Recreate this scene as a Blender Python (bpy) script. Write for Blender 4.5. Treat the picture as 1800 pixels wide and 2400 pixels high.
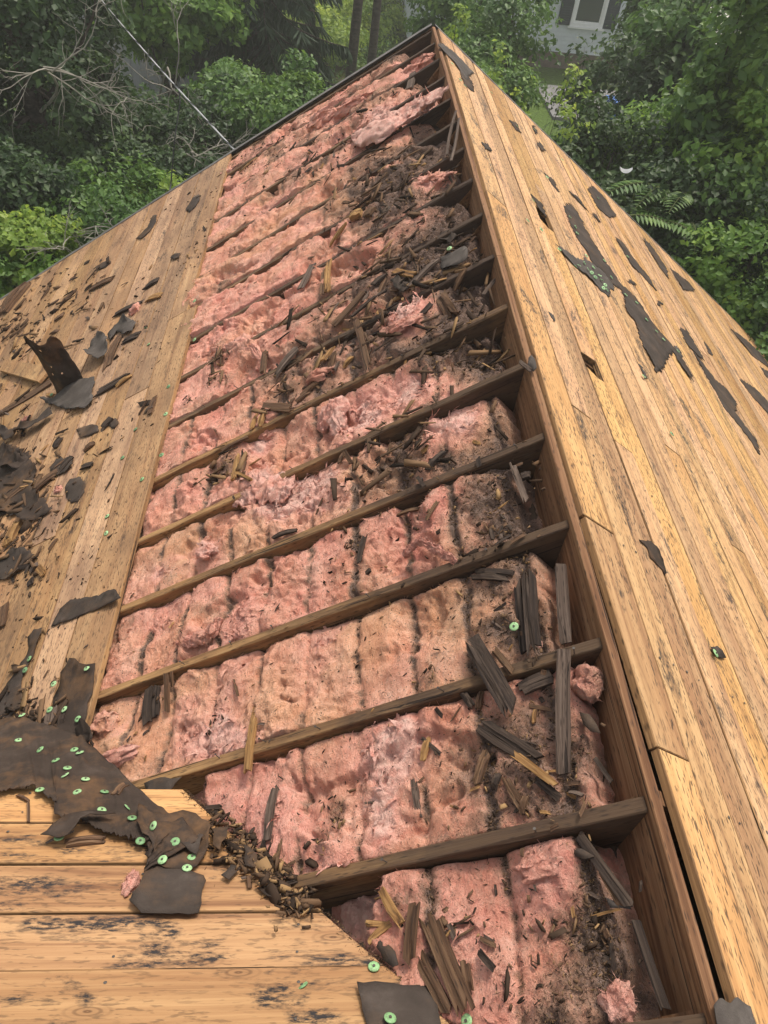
import bpy, bmesh, math, random
import numpy as np
from mathutils import Matrix, Vector, geometry

random.seed(7); rng = np.random.default_rng(11)
for o in list(bpy.data.objects): bpy.data.objects.remove(o)
scn = bpy.context.scene
COL = scn.collection

# ------------------------------------------------------------------ camera, sky, sun, exposure
FPX = 1747.3
CAMP = np.array([-0.7455, -0.6475, 1.5348])
CR = np.array([[0.995369, -0.032598, 0.090434], [0.039025, -0.722716, -0.690042], [0.087852, 0.690376, -0.718097]])
cam_d = bpy.data.cameras.new('camera'); cam = bpy.data.objects.new('camera', cam_d); COL.objects.link(cam)
cam_d.sensor_fit = 'VERTICAL'; cam_d.sensor_height = 36.0; cam_d.sensor_width = 27.0
cam_d.lens = FPX / 2400 * 36; cam_d.clip_start = 0.05; cam_d.clip_end = 3000
cam.matrix_world = Matrix(((CR[0][0], -CR[1][0], -CR[2][0], CAMP[0]), (CR[0][1], -CR[1][1], -CR[2][1], CAMP[1]),
                           (CR[0][2], -CR[1][2], -CR[2][2], CAMP[2]), (0, 0, 0, 1)))
scn.camera = cam
SUN_EL, SUN_AZ = math.radians(62), math.radians(28)          # azimuth clockwise from +Y
sunv = Vector((math.sin(SUN_AZ) * math.cos(SUN_EL), math.cos(SUN_AZ) * math.cos(SUN_EL), math.sin(SUN_EL)))
world = bpy.data.worlds.new('World'); scn.world = world; world.use_nodes = True
wn = world.node_tree; bgn = wn.nodes['Background']
sky = wn.nodes.new('ShaderNodeTexSky'); sky.sky_type = 'NISHITA'; sky.sun_disc = False
sky.sun_elevation = SUN_EL; sky.sun_rotation = SUN_AZ; sky.dust_density = 4.0; sky.air_density = 1.0; sky.ozone_density = 0.6
hz = wn.nodes.new('ShaderNodeHueSaturation'); hz.inputs['Saturation'].default_value = .22      # hazy, whitish sky
wn.links.new(sky.outputs[0], hz.inputs['Color']); wn.links.new(hz.outputs[0], bgn.inputs[0]); bgn.inputs[1].default_value = 0.15
sun_d = bpy.data.lights.new('sun', 'SUN'); sun_d.energy = 2.0; sun_d.angle = math.radians(10); sun_d.color = (1.0, 0.90, 0.74)
sun = bpy.data.objects.new('sun', sun_d); COL.objects.link(sun)
sun.rotation_euler = sunv.to_track_quat('Z', 'Y').to_euler(); sun.location = (6, 6, 20)
scn.view_settings.view_transform = 'Standard'; scn.view_settings.look = 'None'
scn.view_settings.exposure = 0.42; scn.view_settings.gamma = 1.0

# ------------------------------------------------------------------ frames of the three roof planes
PITCH = math.radians(34.136); SA, CA = math.sin(PITCH), math.cos(PITCH)
YV = -0.83                                                     # cross-gable ridge line
ML = Matrix(((0, -CA, -SA, 0), (1, 0, 0, 0), (0, -SA, CA, 0), (0, 0, 0, 1)))     # local x = along ridge, y = down slope, z = out
MR = Matrix(((0, -CA, SA, 0), (1, 0, 0, 0), (0, SA, CA, 0), (0, 0, 0, 1)))       # local x = along ridge, y = UP slope, z = out
MF = Matrix(((1, 0, 0, 0), (0, CA, SA, YV), (0, -SA, CA, 0), (0, 0, 0, 1)))      # local x = X, y = down slope, z = out
MATS = {'L': ML, 'R': MR, 'F': MF}
GZ = -5.5
YR = 6.10                                                      # gable end (rake)
SMAX = 5.35

def ray(px, py):
    d = np.array([(px - 900) / FPX, (py - 1200) / FPX, 1.0]); return CR.T @ d
def on(plane, px, py, h=0.0):
    """point of a roof plane (raised h) that the photograph shows at px,py -> local x,y"""
    M = np.array(MATS[plane]); n = M[:3, 2]; o = M[:3, 3] + n * h
    d = ray(px, py); t = ((o - CAMP) @ n) / (d @ n); X = CAMP + t * d - M[:3, 3]
    return float(X @ M[:3, 0]), float(X @ M[:3, 1])
def onground(px, py, z=GZ):
    d = ray(px, py); t = (z - CAMP[2]) / d[2]; return CAMP + t * d
def far(px, py, dist):
    d = ray(px, py); t = dist / math.hypot(d[0], d[1]); return CAMP + t * d
def crop(ox, oy, sc): return lambda x, y: (ox + x / sc, oy + y / sc)

# ------------------------------------------------------------------ numpy noise
_p = np.random.default_rng(3).permutation(256); _p = np.concatenate([_p, _p, _p])
_g = np.random.default_rng(4).normal(size=(256, 3)); _g /= np.linalg.norm(_g, axis=1)[:, None]
def pn(x, y, z=0.0):
    x, y, z = np.broadcast_arrays(np.asarray(x, float), np.asarray(y, float), np.asarray(z, float))
    xi, yi, zi = np.floor(x).astype(int), np.floor(y).astype(int), np.floor(z).astype(int)
    xf, yf, zf = x - xi, y - yi, z - zi
    f = lambda t: t * t * t * (t * (t * 6 - 15) + 10)
    u, v, w = f(xf), f(yf), f(zf); r = 0
    for i in (0, 1):
        for j in (0, 1):
            for k in (0, 1):
                g = _g[_p[_p[_p[(xi + i) & 255] + ((yi + j) & 255)] + ((zi + k) & 255)]]
                d = g[..., 0] * (xf - i) + g[..., 1] * (yf - j) + g[..., 2] * (zf - k)
                r = r + d * (u if i else 1 - u) * (v if j else 1 - v) * (w if k else 1 - w)
    return r * 1.6
def fbm(x, y, z=0.0, o=4):
    r = 0; a = 1.0; f = 1.0
    for i in range(o): r = r + a * pn(x * f + 17 * i, y * f + 5 * i, np.asarray(z) * f + 3 * i); a *= .5; f *= 2.03
    return r
def ridged(x, y, z=0.0, o=3):
    r = 0; a = 1.0; f = 1.0
    for i in range(o): r = r + a * (1 - 2 * np.abs(pn(x * f + 9 * i, y * f + 31 * i, z))); a *= .5; f *= 2.1
    return r
sst = lambda a, b, x: (lambda t: t * t * (3 - 2 * t))(np.clip((x - a) / (b - a), 0, 1))

# ------------------------------------------------------------------ mesh helpers
def npmesh(name, V, F, attrs=None, smooth=False):
    V = np.asarray(V, np.float32); F = np.asarray(F, np.int32); k = F.shape[1]
    me = bpy.data.meshes.new(name); me.vertices.add(len(V)); me.vertices.foreach_set('co', V.ravel())
    me.loops.add(F.size); me.loops.foreach_set('vertex_index', F.ravel())
    me.polygons.add(len(F)); me.polygons.foreach_set('loop_start', np.arange(0, F.size, k, dtype=np.int32))
    if smooth: me.polygons.foreach_set('use_smooth', np.ones(len(F), bool))
    me.update(calc_edges=True)
    for n, a in (attrs or {}).items():
        at = me.attributes.new(n, 'FLOAT', 'POINT'); at.data.foreach_set('value', np.asarray(a, np.float32))
    return me
def pymesh(name, V, F, smooth=False):
    me = bpy.data.meshes.new(name); me.from_pydata([tuple(map(float, v)) for v in V], [], F)
    if smooth:
        for p in me.polygons: p.use_smooth = True
    me.update(); return me
def obj(name, me, mat=None, M=None, parent=None):
    o = bpy.data.objects.new(name, me); COL.objects.link(o)
    if mat is not None and me is not None and not me.materials: me.materials.append(mat)
    if M is not None: o.matrix_world = M
    if parent is not None:
        o.parent = parent; o.matrix_parent_inverse = parent_world[parent.name].inverted()
    return o
parent_world = {}
def thing(name, loc, label, cat, group=None):
    o = bpy.data.objects.new(name, None); COL.objects.link(o); o.location = loc; o.empty_display_size = .2
    parent_world[o.name] = Matrix.Translation(Vector(loc)); tag(o, label, cat, group); return o
def tag(o, label, cat, group=None):
    o['label'] = label; o['category'] = cat
    if group: o['group'] = group
    parent_world.setdefault(o.name, o.matrix_world.copy())
    return o
def struct(o): o['kind'] = 'structure'; return o
def stuff(o): o['kind'] = 'stuff'; return o
def box(V, F, x0, x1, y0, y1, z0, z1):
    b = len(V); V += [(x, y, z) for z in (z0, z1) for y in (y0, y1) for x in (x0, x1)]
    F += [(b, b + 2, b + 3, b + 1), (b + 4, b + 5, b + 7, b + 6), (b, b + 1, b + 5, b + 4), (b + 2, b + 6, b + 7, b + 3), (b, b + 4, b + 6, b + 2), (b + 1, b + 3, b + 7, b + 5)]
def boxmesh(name, *a):
    V, F = [], []
    for b in a: box(V, F, *b)
    return pymesh(name, V, F)
def prism(name, poly, z0, z1, bev=.0022):
    """convex polygon board with a small bevel round its top face"""
    n = len(poly); P = np.array(poly, float); c = P.mean(0)
    ar = sum(P[i][0] * P[(i + 1) % n][1] - P[(i + 1) % n][0] * P[i][1] for i in range(n))
    if ar < 0: P = P[::-1]
    I = []
    for i in range(n):
        a, b, d = P[i - 1], P[i], P[(i + 1) % n]
        e1 = (b - a) / (np.linalg.norm(b - a) + 1e-9); e2 = (d - b) / (np.linalg.norm(d - b) + 1e-9)
        n1 = np.array([-e1[1], e1[0]]); n2 = np.array([-e2[1], e2[0]]); m = n1 + n2; m /= max(.4, m @ m / 2) 
        I.append(b + m * bev)
    V = [(*p, z0) for p in P] + [(*p, z1 - bev) for p in P] + [(*p, z1) for p in I]
    F = [tuple(range(n - 1, -1, -1)), tuple(range(2 * n, 3 * n))]
    for i in range(n):
        j = (i + 1) % n; F += [(i, j, n + j, n + i), (n + i, n + j, 2 * n + j, 2 * n + i)]
    return pymesh(name, V, F)
def tube(V, F, pts, rad, k=6):
    pts = [Vector(p) for p in pts]; b = len(V); n = len(pts)
    up = Vector((0, 0, 1))
    for i, p in enumerate(pts):
        t = (pts[min(i + 1, n - 1)] - pts[max(i - 1, 0)]).normalized()
        u = t.cross(up if abs(t.z) < .9 else Vector((1, 0, 0))).normalized(); w = t.cross(u)
        r = rad[i] if hasattr(rad, '__len__') else rad
        for j in range(k):
            a = 2 * math.pi * j / k; V.append(tuple(p + (u * math.cos(a) + w * math.sin(a)) * r))
    for i in range(n - 1):
        for j in range(k):
            F.append((b + i * k + j, b + i * k + (j + 1) % k, b + (i + 1) * k + (j + 1) % k, b + (i + 1) * k + j))
    F.append(tuple(b + j for j in range(k))[::-1]); F.append(tuple(b + (n - 1) * k + j for j in range(k)))

# ------------------------------------------------------------------ materials
class NT:
    def __init__(s, name):
        s.m = bpy.data.materials.new(name); s.m.use_nodes = True; s.t = s.m.node_tree; s.b = s.t.nodes['Principled BSDF']; s.out = s.t.nodes['Material Output']
    def n(s, ty, **kw):
        x = s.t.nodes.new('ShaderNode' + ty)
        for k, v in kw.items(): setattr(x, k, v)
        return x
    def l(s, a, b): s.t.links.new(a, b)
    def setin(s, node, **kw):
        for k, v in kw.items():
            i = node.inputs[k.replace('_', ' ')] if k.replace('_', ' ') in node.inputs else node.inputs[k]
            if hasattr(v, 'is_linked'): s.l(v, i)
            else: i.default_value = v
    def coord(s, scale=(1, 1, 1), rot=(0, 0, 0), src='Object', rnd=True):
        tc = s.n('TexCoord'); v = tc.outputs[src]
        if rnd:
            oi = s.n('ObjectInfo'); mu = s.n('Math', operation='MULTIPLY'); mu.inputs[1].default_value = 57.0; s.l(oi.outputs['Random'], mu.inputs[0])
            ad = s.n('VectorMath', operation='ADD'); s.l(v, ad.inputs[0]); s.l(mu.outputs[0], ad.inputs[1]); v = ad.outputs[0]
        mp = s.n('Mapping'); mp.inputs['Scale'].default_value = scale; mp.inputs['Rotation'].default_value = rot; s.l(v, mp.inputs['Vector']); return mp.outputs[0]
    def noise(s, vec, scale=5, detail=4, rough=.55, dist=0.0):
        x = s.n('TexNoise'); s.l(vec, x.inputs['Vector']); s.setin(x, Scale=scale, Detail=detail, Roughness=rough, Distortion=dist); return x.outputs['Fac']
    def vor(s, vec, scale=5, out='Distance', rand=1.0, dim='3D'):
        x = s.n('TexVoronoi'); x.voronoi_dimensions = dim; s.l(vec, x.inputs['Vector']); s.setin(x, Scale=scale, Randomness=rand); return x.outputs[out]
    def ramp(s, f, stops):
        x = s.n('ValToRGB'); el = x.color_ramp.elements
        while len(el) < len(stops): el.new(.5)
        for e, (p, c) in zip(el, stops): e.position = p; e.color = (*c, 1) if hasattr(c, '__len__') else (c, c, c, 1)
        s.l(f, x.inputs[0]); return x.outputs['Color']
    def mr(s, f, a, b, c=0.0, d=1.0):
        x = s.n('MapRange'); s.l(f, x.inputs[0]); x.inputs[1].default_value = a; x.inputs[2].default_value = b; x.inputs[3].default_value = c; x.inputs[4].default_value = d; return x.outputs[0]
    def math(s, op, a, b=None):
        x = s.n('Math', operation=op)
        for i, v in enumerate((a, b)):
            if v is None: continue
            if hasattr(v, 'is_linked'): s.l(v, x.inputs[i])
            else: x.inputs[i].default_value = v
        return x.outputs[0]
    def mix(s, f, a, b, mode='MIX'):
        x = s.n('Mix', data_type='RGBA', blend_type=mode)
        for i, v in ((0, f), (6, a), (7, b)):
            if hasattr(v, 'is_linked'): s.l(v, x.inputs[i])
            elif i == 0: x.inputs[0].default_value = v
            else: x.inputs[i].default_value = (*v, 1)
        return x.outputs[2]
    def attr(s, name): x = s.n('Attribute'); x.attribute_name = name; return x.outputs['Fac']
    def rand(s): return s.n('ObjectInfo').outputs['Random']
    def fin(s, col, rough=.8, bump=None, bs=.3, bd=.005, spec=.3):
        if hasattr(col, 'is_linked'): s.l(col, s.b.inputs['Base Color'])
        else: s.b.inputs['Base Color'].default_value = (*col, 1)
        if hasattr(rough, 'is_linked'): s.l(rough, s.b.inputs['Roughness'])
        else: s.b.inputs['Roughness'].default_value = rough
        s.b.inputs['Specular IOR Level'].default_value = spec
        if bump is not None:
            x = s.n('Bump'); x.inputs['Strength'].default_value = bs; x.inputs['Distance'].default_value = bd; s.l(bump, x.inputs['Height']); s.l(x.outputs[0], s.b.inputs['Normal'])
        return s.m

def deck_wood(name, c_light, c_mid, c_dark, speck=.5, stain=.5, knots=True, dirt=(.09, .065, .045), dirt_amt=0.0, sp_scale=1.0, st_lo=.565, knot_r=.13, knot_s=1.0):
    t = NT(name)
    g1 = t.noise(t.coord((1.1, 26, 26)), 1.0, 5, .6, .6)
    g2 = t.noise(t.coord((5, 210, 210)), 1.0, 3, .6)
    col = t.ramp(g1, [(.30, c_dark), (.47, c_mid), (.66, c_light)])
    col = t.mix(t.mr(g2, .35, .75, 0, .32), col, c_dark)
    big = t.noise(t.coord((.55, 3.2, 3)), 1.0, 3, .55)                                     # broad reddish heartwood streaks
    col = t.mix(t.mr(big, .48, .72, 0, .6), col, (c_mid[0] * .72, c_mid[1] * .56, c_mid[2] * .5))
    if knots:
        kv = t.coord((2.3 * knot_s, 6.2 * knot_s, 1)); kd = t.vor(kv, 1.0, dim='2D')
        rings = t.math('SINE', t.math('MULTIPLY', kd, 95.0)); 
        km = t.mr(kd, .03, knot_r, 1, 0)
        col = t.mix(t.math('MULTIPLY', km, t.mr(rings, -.2, .9, .2, .85)), col, (.13, .062, .026))
    # saw-tooth / mildew speckle
    sd = t.noise(t.coord((34 * sp_scale, 150 * sp_scale, 60), (0, 0, math.radians(9))), 1.0, 2, .5)
    sm = t.noise(t.coord((1.6, 6, 6)), 1.0, 3, .6)
    spk = t.math('MULTIPLY', t.mr(sd, .56, .64, 0, 1), t.mr(sm, .28, .52, .15, 1))
    col = t.mix(t.math('MULTIPLY', spk, speck), col, (.055, .036, .024))
    # mildew / tar stains
    st = t.noise(t.coord((3.4, 8.5, 8)), 1.0, 6, .68, .4)
    fine = t.noise(t.coord((40, 110, 80)), 1.0, 3, .7)
    sta = t.math('MULTIPLY', t.mr(st, st_lo, st_lo + .08, 0, 1), t.mr(fine, .38, .56, 0, 1))
    col = t.mix(t.math('MULTIPLY', sta, stain), col, (.035, .03, .03))
    if dirt_amt:
        dn = t.noise(t.coord((1.3, 1.6, 1.5), src='Object'), 2.0, 6, .65)
        col = t.mix(t.mr(dn, .38, .72, .1, dirt_amt), col, dirt)
    # board-to-board tone
    hs = t.n('HueSaturation'); t.l(col, hs.inputs['Color']); r = t.rand()
    t.l(t.mr(r, 0, 1, .74, 1.13), hs.inputs['Value'])
    r2 = t.math('FRACT', t.math('MULTIPLY', r, 7.31)); t.l(t.mr(r2, 0, 1, .491, .499), hs.inputs['Hue']); t.l(t.mr(r2, 0, 1, .88, 1.04), hs.inputs['Saturation'])
    bh = t.math('ADD', t.math('MULTIPLY', g1, .5), t.math('MULTIPLY', g2, .5)); bh = t.math('SUBTRACT', bh, t.math('MULTIPLY', spk, .6))
    return t.fin(hs.outputs[0], t.mr(g2, .3, .7, .62, .85), bh, .45, .004, .25)

M_deckR = deck_wood('deck_boards_east', (.69, .435, .185), (.56, .33, .13), (.33, .175, .07), speck=.85, stain=.9, st_lo=.555)
M_deckF = deck_wood('deck_boards_front', (.60, .355, .14), (.475, .262, .098), (.25, .12, .046), speck=.42, stain=1.0, sp_scale=.8, st_lo=.545, knot_r=.20, knot_s=1.35)
M_deckL = deck_wood('deck_boards_west', (.66, .42, .20), (.55, .33, .15), (.34, .185, .085), speck=.8, stain=.9, dirt_amt=.85, dirt=(.20, .115, .06))

def timber(name, a, b, d, along=1.0, stain=None, bands=40):
    t = NT(name)
    g1 = t.noise(t.coord((1.2, bands, bands)), 1.0, 4, .6, .5); g2 = t.noise(t.coord((6, 190, 190)), 1.0, 3, .6)
    col = t.ramp(g1, [(.34, d), (.5, b), (.66, a)]); col = t.mix(t.mr(g2, .35, .75, 0, .4), col, d)
    if stain:                                        # rot and water stain strongest at the ridge end (local x = 0)
        tc = t.n('TexCoord'); sx = t.n('SeparateXYZ'); t.l(tc.outputs['Object'], sx.inputs[0])
        nz = t.noise(t.coord((2.3, 6, 6)), 1.0, 5, .65)
        f = t.math('ADD', t.mr(sx.outputs[0], .1, stain[1], 1, 0), t.mr(nz, .3, .7, -.35, .35))
        col = t.mix(t.mr(f, .2, .8, 0, .88), col, stain[0])
    ck = t.mr(t.noise(t.coord((1.6, 75, 75)), 1.0, 3, .55, .9), .63, .67, 0, .85); col = t.mix(ck, col, (.018, .013, .011)); g1 = t.math('SUBTRACT', g1, ck)
    sp = t.mr(t.vor(t.coord((22, 120, 70)), 1.0), .12, .3, .65, 0)
    col = t.mix(sp, col, (.03, .022, .018))
    return t.fin(col, .85, t.math('ADD', g1, g2), .5, .004, .2)
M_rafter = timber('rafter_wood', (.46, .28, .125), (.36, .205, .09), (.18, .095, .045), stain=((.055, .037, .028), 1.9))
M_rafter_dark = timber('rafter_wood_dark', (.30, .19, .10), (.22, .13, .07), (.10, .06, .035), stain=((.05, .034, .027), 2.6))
M_ridge = timber('ridge_wood', (.31, .18, .095), (.23, .118, .06), (.12, .056, .028), bands=60)
M_edge = timber('dirty_board_edge', (.42, .25, .115), (.31, .175, .08), (.15, .08, .04), bands=30)
M_rafter_plain = timber('rafter_wood_inside', (.25, .14, .07), (.2, .1, .05), (.1, .05, .025))
M_rot = timber('rotten_wood_dark', (.10, .07, .052), (.055, .038, .029), (.02, .014, .012), bands=90)
M_brown = timber('rotten_wood_brown', (.20, .12, .068), (.12, .066, .038), (.045, .025, .016), bands=90)
M_gold = timber('split_wood_golden', (.48, .29, .12), (.33, .18, .07), (.12, .06, .026), bands=90)
M_greyw = timber('weathered_wood_grey', (.19, .14, .11), (.125, .088, .068), (.05, .034, .027), bands=90)

def felt_mat(name, c, rust=0.0):
    t = NT(name); n = t.noise(t.coord((1, 1, 1)), 9, 6, .65); f = t.noise(t.coord((1, 1, 1)), 260, 3, .6)
    col = t.ramp(n, [(.25, tuple(x * .62 for x in c)), (.55, c), (.8, tuple(min(1, x * 1.5 + .01) for x in c))])
    if rust: col = t.mix(t.mr(t.noise(t.coord((1, 1, 1)), 5, 5, .7), .5, .72, 0, rust), col, (.24, .125, .055))
    return t.fin(col, .82, t.math('ADD', n, t.math('MULTIPLY', f, .5)), .5, .006, .08)
M_felt = felt_mat('roofing_felt', (.064, .050, .042), .3); M_feltb = felt_mat('roofing_felt_brown', (.056, .041, .033), .5); M_feltg = felt_mat('roofing_felt_grey', (.092, .078, .069))

def insul_mat(name):
    t = NT(name); dirt, fresh, hue = t.attr('dirt'), t.attr('fresh'), t.attr('hue')
    v = t.coord((1, 1, 1), rnd=False)
    n1 = t.noise(v, 7, 5, .6); n2 = t.noise(v, 30, 6, .7, 1.6); n3 = t.noise(v, 190, 3, .7)
    n4 = t.noise(t.coord((1.0, 2.3, 1.4), (0, 0, .5), rnd=False), 15, 9, .74, 2.6)
    nm = t.math('ADD', t.math('ADD', t.math('MULTIPLY', n2, .2), t.math('MULTIPLY', n1, .5)), t.math('MULTIPLY', n4, .4))
    pink = t.ramp(nm, [(.37, (.46, .12, .088)), (.48, (.77, .275, .195)), (.60, (.86, .40, .29)), (.74, (.93, .58, .45))])
    salmon = t.ramp(nm, [(.37, (.44, .15, .068)), (.48, (.72, .33, .165)), (.60, (.81, .44, .25)), (.74, (.90, .58, .385))])
    col = t.mix(hue, pink, salmon)
    white = t.ramp(n2, [(.25, (.72, .22, .18)), (.5, (.87, .42, .33)), (.8, (.94, .60, .49))])
    col = t.mix(fresh, col, white); col = t.mix(t.mr(fresh, .76, 1.0, 0, .6), col, t.ramp(n2, [(.3, (.84, .44, .36)), (.65, (.94, .68, .57))]))
    dn = t.math('ADD', dirt, t.mr(n2, .25, .75, -.28, .28)); dn = t.math('ADD', dn, t.mr(n3, .3, .7, -.16, .16))
    dn = t.math('SUBTRACT', dn, t.math('MULTIPLY', fresh, .6))
    dust = t.ramp(n3, [(.3, (.145, .08, .045)), (.6, (.29, .17, .095))])
    col = t.mix(t.mr(dn, .2, .8, 0, .82), col, dust)
    grit = t.ramp(n3, [(.35, (.055, .038, .028)), (.65, (.16, .10, .062))])
    col = t.mix(t.mr(dn, .78, 1.15, 0, .95), col, grit)
    sp = t.math('MULTIPLY', t.math('MULTIPLY', t.mr(t.vor(v, 85), .14, .22, 1, 0), t.mr(n1, .4, .62, 0, .85)), t.mr(fresh, .4, .8, 1, .2))
    col = t.mix(sp, col, (.06, .035, .028))
    t.b.inputs['Sheen Weight'].default_value = .35; t.b.inputs['Sheen Roughness'].default_value = .6
    t.b.inputs['Sheen Tint'].default_value = (1, .75, .7, 1)
    return t.fin(col, 1.0, t.math('ADD', t.math('MULTIPLY', n4, 1.2), t.math('MULTIPLY', n3, .4)), 1.0, .016, .05)
M_ins = insul_mat('fibreglass')
def plain(name, c, rough=.6, spec=.4, var=.15, sc=12, metal=0):
    t = NT(name); n = t.noise(t.coord((1, 1, 1)), sc, 4, .6)
    col = t.ramp(n, [(.25, tuple(x * (1 - var) for x in c)), (.75, tuple(min(1, x * (1 + var)) for x in c))]); t.b.inputs['Metallic'].default_value = metal
    return t.fin(col, rough, n, .1, .004, spec)
tcap = NT('green_plastic'); M_cap = tcap.fin(tcap.mix(tcap.mr(tcap.noise(tcap.coord((1, 1, 1)), 130, 3, .7), .48, .7, 0, .8), tcap.ramp(tcap.rand(), [(.0, (.15, .29, .13)), (.5, (.26, .47, .21)), (1.0, (.38, .60, .30))]), (.10, .11, .06)), .55, None, spec=.4); M_nail = plain('nail_steel', (.10, .085, .075), .6, .5, .4, 40, .5)
M_metal = plain('drip_edge_metal', (.11, .10, .09), .55, .5, .35, 20); M_crumb = plain('wood_crumbs', (.11, .07, .045), .95, .1, .6, 60)
M_ceiling = plain('ceiling_board', (.10, .07, .05), .9, .1); M_cable = plain('cable_sheath', (.42, .42, .42), .5, .4); M_cableb = plain('cable_black', (.03, .03, .03), .5, .4)
M_wallw = plain('house_siding', (.55, .53, .48), .8, .2)

# ------------------------------------------------------------------ ground and far setting
def grassmat():
    t = NT('lawn_and_leaf_litter'); tc = t.coord((1, 1, 1), rnd=False); a = t.noise(tc, .35, 4, .6); b = t.noise(tc, 9, 5, .7); c = t.noise(tc, .09, 3, .5)
    col = t.ramp(b, [(.25, (.035, .06, .014)), (.55, (.085, .135, .028)), (.8, (.16, .20, .05))])
    col = t.mix(t.mr(a, .5, .66, 0, .85), col, (.07, .052, .03))
    return t.fin(col, .95, b, .8, .05, .1)
M_ground = grassmat()
gx = np.concatenate([-np.geomspace(400, 12, 14), np.linspace(-10, 30, 28), np.geomspace(33, 400, 12)]); gy = np.concatenate([-np.geomspace(300, 8, 10), np.linspace(-6, 45, 34), np.geomspace(50, 700, 14)])
GX, GY = np.meshgrid(gx, gy, indexing='ij'); dist = np.hypot(GX, GY - 10)
GH = GZ + .10 * pn(GX * .2, GY * .2, 1.3) * sst(9, 14, dist) 
GH = np.where((GX > 2) & (GX < 45) & (GY > 14) & (GY < 45), GZ - .06, GH)
nx, ny = len(gx), len(gy); idx = np.arange(nx * ny).reshape(nx, ny)
quads = np.stack([idx[:-1, :-1], idx[1:, :-1], idx[1:, 1:], idx[:-1, 1:]], -1).reshape(-1, 4)
struct(obj('ground', npmesh('ground', np.stack([GX, GY, GH], -1).reshape(-1, 3), quads, smooth=True), M_ground))
M_asph = plain('asphalt', (.20, .195, .19), .9, .2, .25, 3); M_conc = plain('concrete', (.50, .47, .43), .85, .2, .15, 4)
struct(obj('driveway', boxmesh('driveway', (5.45, 16, 21.9, 24.8, GZ - .3, GZ + .02)), M_asph))
struct(obj('sidewalk', boxmesh('sidewalk', (7.6, 30, 26.0, 26.55, GZ - .3, GZ + .06)), M_conc))
struct(obj('road', boxmesh('road', (10.5, 60, 28.0, 38.0, GZ - .3, GZ + .03)), M_conc))

# neighbouring house
M_sid = plain('pale_siding', (.62, .66, .67), .7, .3, .06); M_trim = plain('white_trim', (.82, .82, .80), .5, .4, .04); M_shut = plain('dark_shutter_paint', (.03, .045, .05), .6, .3)
M_found = plain('foundation', (.17, .13, .10), .9, .1, .25, 6); M_shing = plain('shingles', (.11, .105, .10), .9, .2, .3, 5)
def glassmat():
    t = NT('window_glass'); return t.fin((.05, .06, .065), .08, None, spec=.8)
M_glass = glassmat()
HY = 26.9
nh = thing('neighbour_house', (5.4, HY + 3, GZ), 'pale blue-white sided house behind the trees, dark shutters at its window', 'house')
obj('foundation', boxmesh('foundation', (1.6, 8.8, HY + .03, HY + 7, GZ - .3, GZ + .42)), M_found, parent=nh)
V, F = [], []
zz = GZ + .42; WX0, WX1 = 6.73, 7.62; WZ0, WZ1 = GZ + 1.28, GZ + 2.75
while zz < GZ + 3.2:
    b = len(V); z1 = zz + .115
    V += [(1.5, HY - .022, zz), (8.9, HY - .022, zz), (8.9, HY, z1), (1.5, HY, z1), (1.5, HY, zz), (8.9, HY, zz)]
    F += [(b, b + 1, b + 2, b + 3), (b, b + 4, b + 5, b + 1)]; zz = z1
box(V, F, 1.5, 8.9, HY, HY + 7, GZ + .42, zz)
obj('siding', pymesh('siding', V, F), M_sid, parent=nh)
fr = obj('window', boxmesh('window', (WX0 - .09, WX0, HY - .08, HY - .01, WZ0 - .09, WZ1 + .09), (WX1, WX1 + .09, HY - .08, HY - .01, WZ0 - .09, WZ1 + .09), (WX0, WX1, HY - .08, HY - .01, WZ1, WZ1 + .09), (WX0, WX1, HY - .09, HY - .01, WZ0 - .09, WZ0), (WX0 - .02, WX1 + .02, HY - .055, HY - .01, (WZ0 + WZ1) / 2 - .03, (WZ0 + WZ1) / 2 + .03),
    (WX0, WX0 + .06, HY - .05, HY - .012, WZ0, WZ1), (WX1 - .06, WX1, HY - .05, HY - .012, WZ0, WZ1), (WX0 + .06, WX1 - .06, HY - .05, HY - .012, WZ0, WZ0 + .06)), M_trim, parent=nh)
obj('sill', boxmesh('sill', (WX0 - .14, WX1 + .14, HY - .13, HY - .02, WZ0 - .14, WZ0 - .092)), M_trim, parent=nh)
obj('pane', boxmesh('pane', (WX0 + .06, WX1 - .06, HY - .035, HY - .025, WZ0 + .06, (WZ0 + WZ1) / 2 - .03)), M_glass, parent=nh)
obj('pane', boxmesh('pane', (WX0 + .06, WX1 - .06, HY - .035, HY - .025, (WZ0 + WZ1) / 2 + .03, WZ1)), M_glass, parent=nh)
for x0 in (WX0 - .50, WX1 + .10):
    V, F = [], []; box(V, F, x0, x0 + .40, HY - .06, HY - .02, WZ0 - .09, WZ1 + .09)
    for i in range(22): box(V, F, x0 + .05, x0 + .35, HY - .075, HY - .061, WZ0 - .03 + i * .066, WZ0 + .012 + i * .066)
    obj('shutter', pymesh('shutter', V, F), M_shut, parent=nh)
V = [(1.2, HY - .5, zz), (9.2, HY - .5, zz), (9.2, HY + 7.5, zz), (1.2, HY + 7.5, zz), (1.2, HY + 3.5, zz + 2.6), (9.2, HY + 3.5, zz + 2.6)]
obj('roof', pymesh('roof', V, [(0, 1, 5, 4), (2, 3, 4, 5), (0, 4, 3), (1, 2, 5), (0, 3, 2, 1)]), M_shing, parent=nh)
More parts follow.
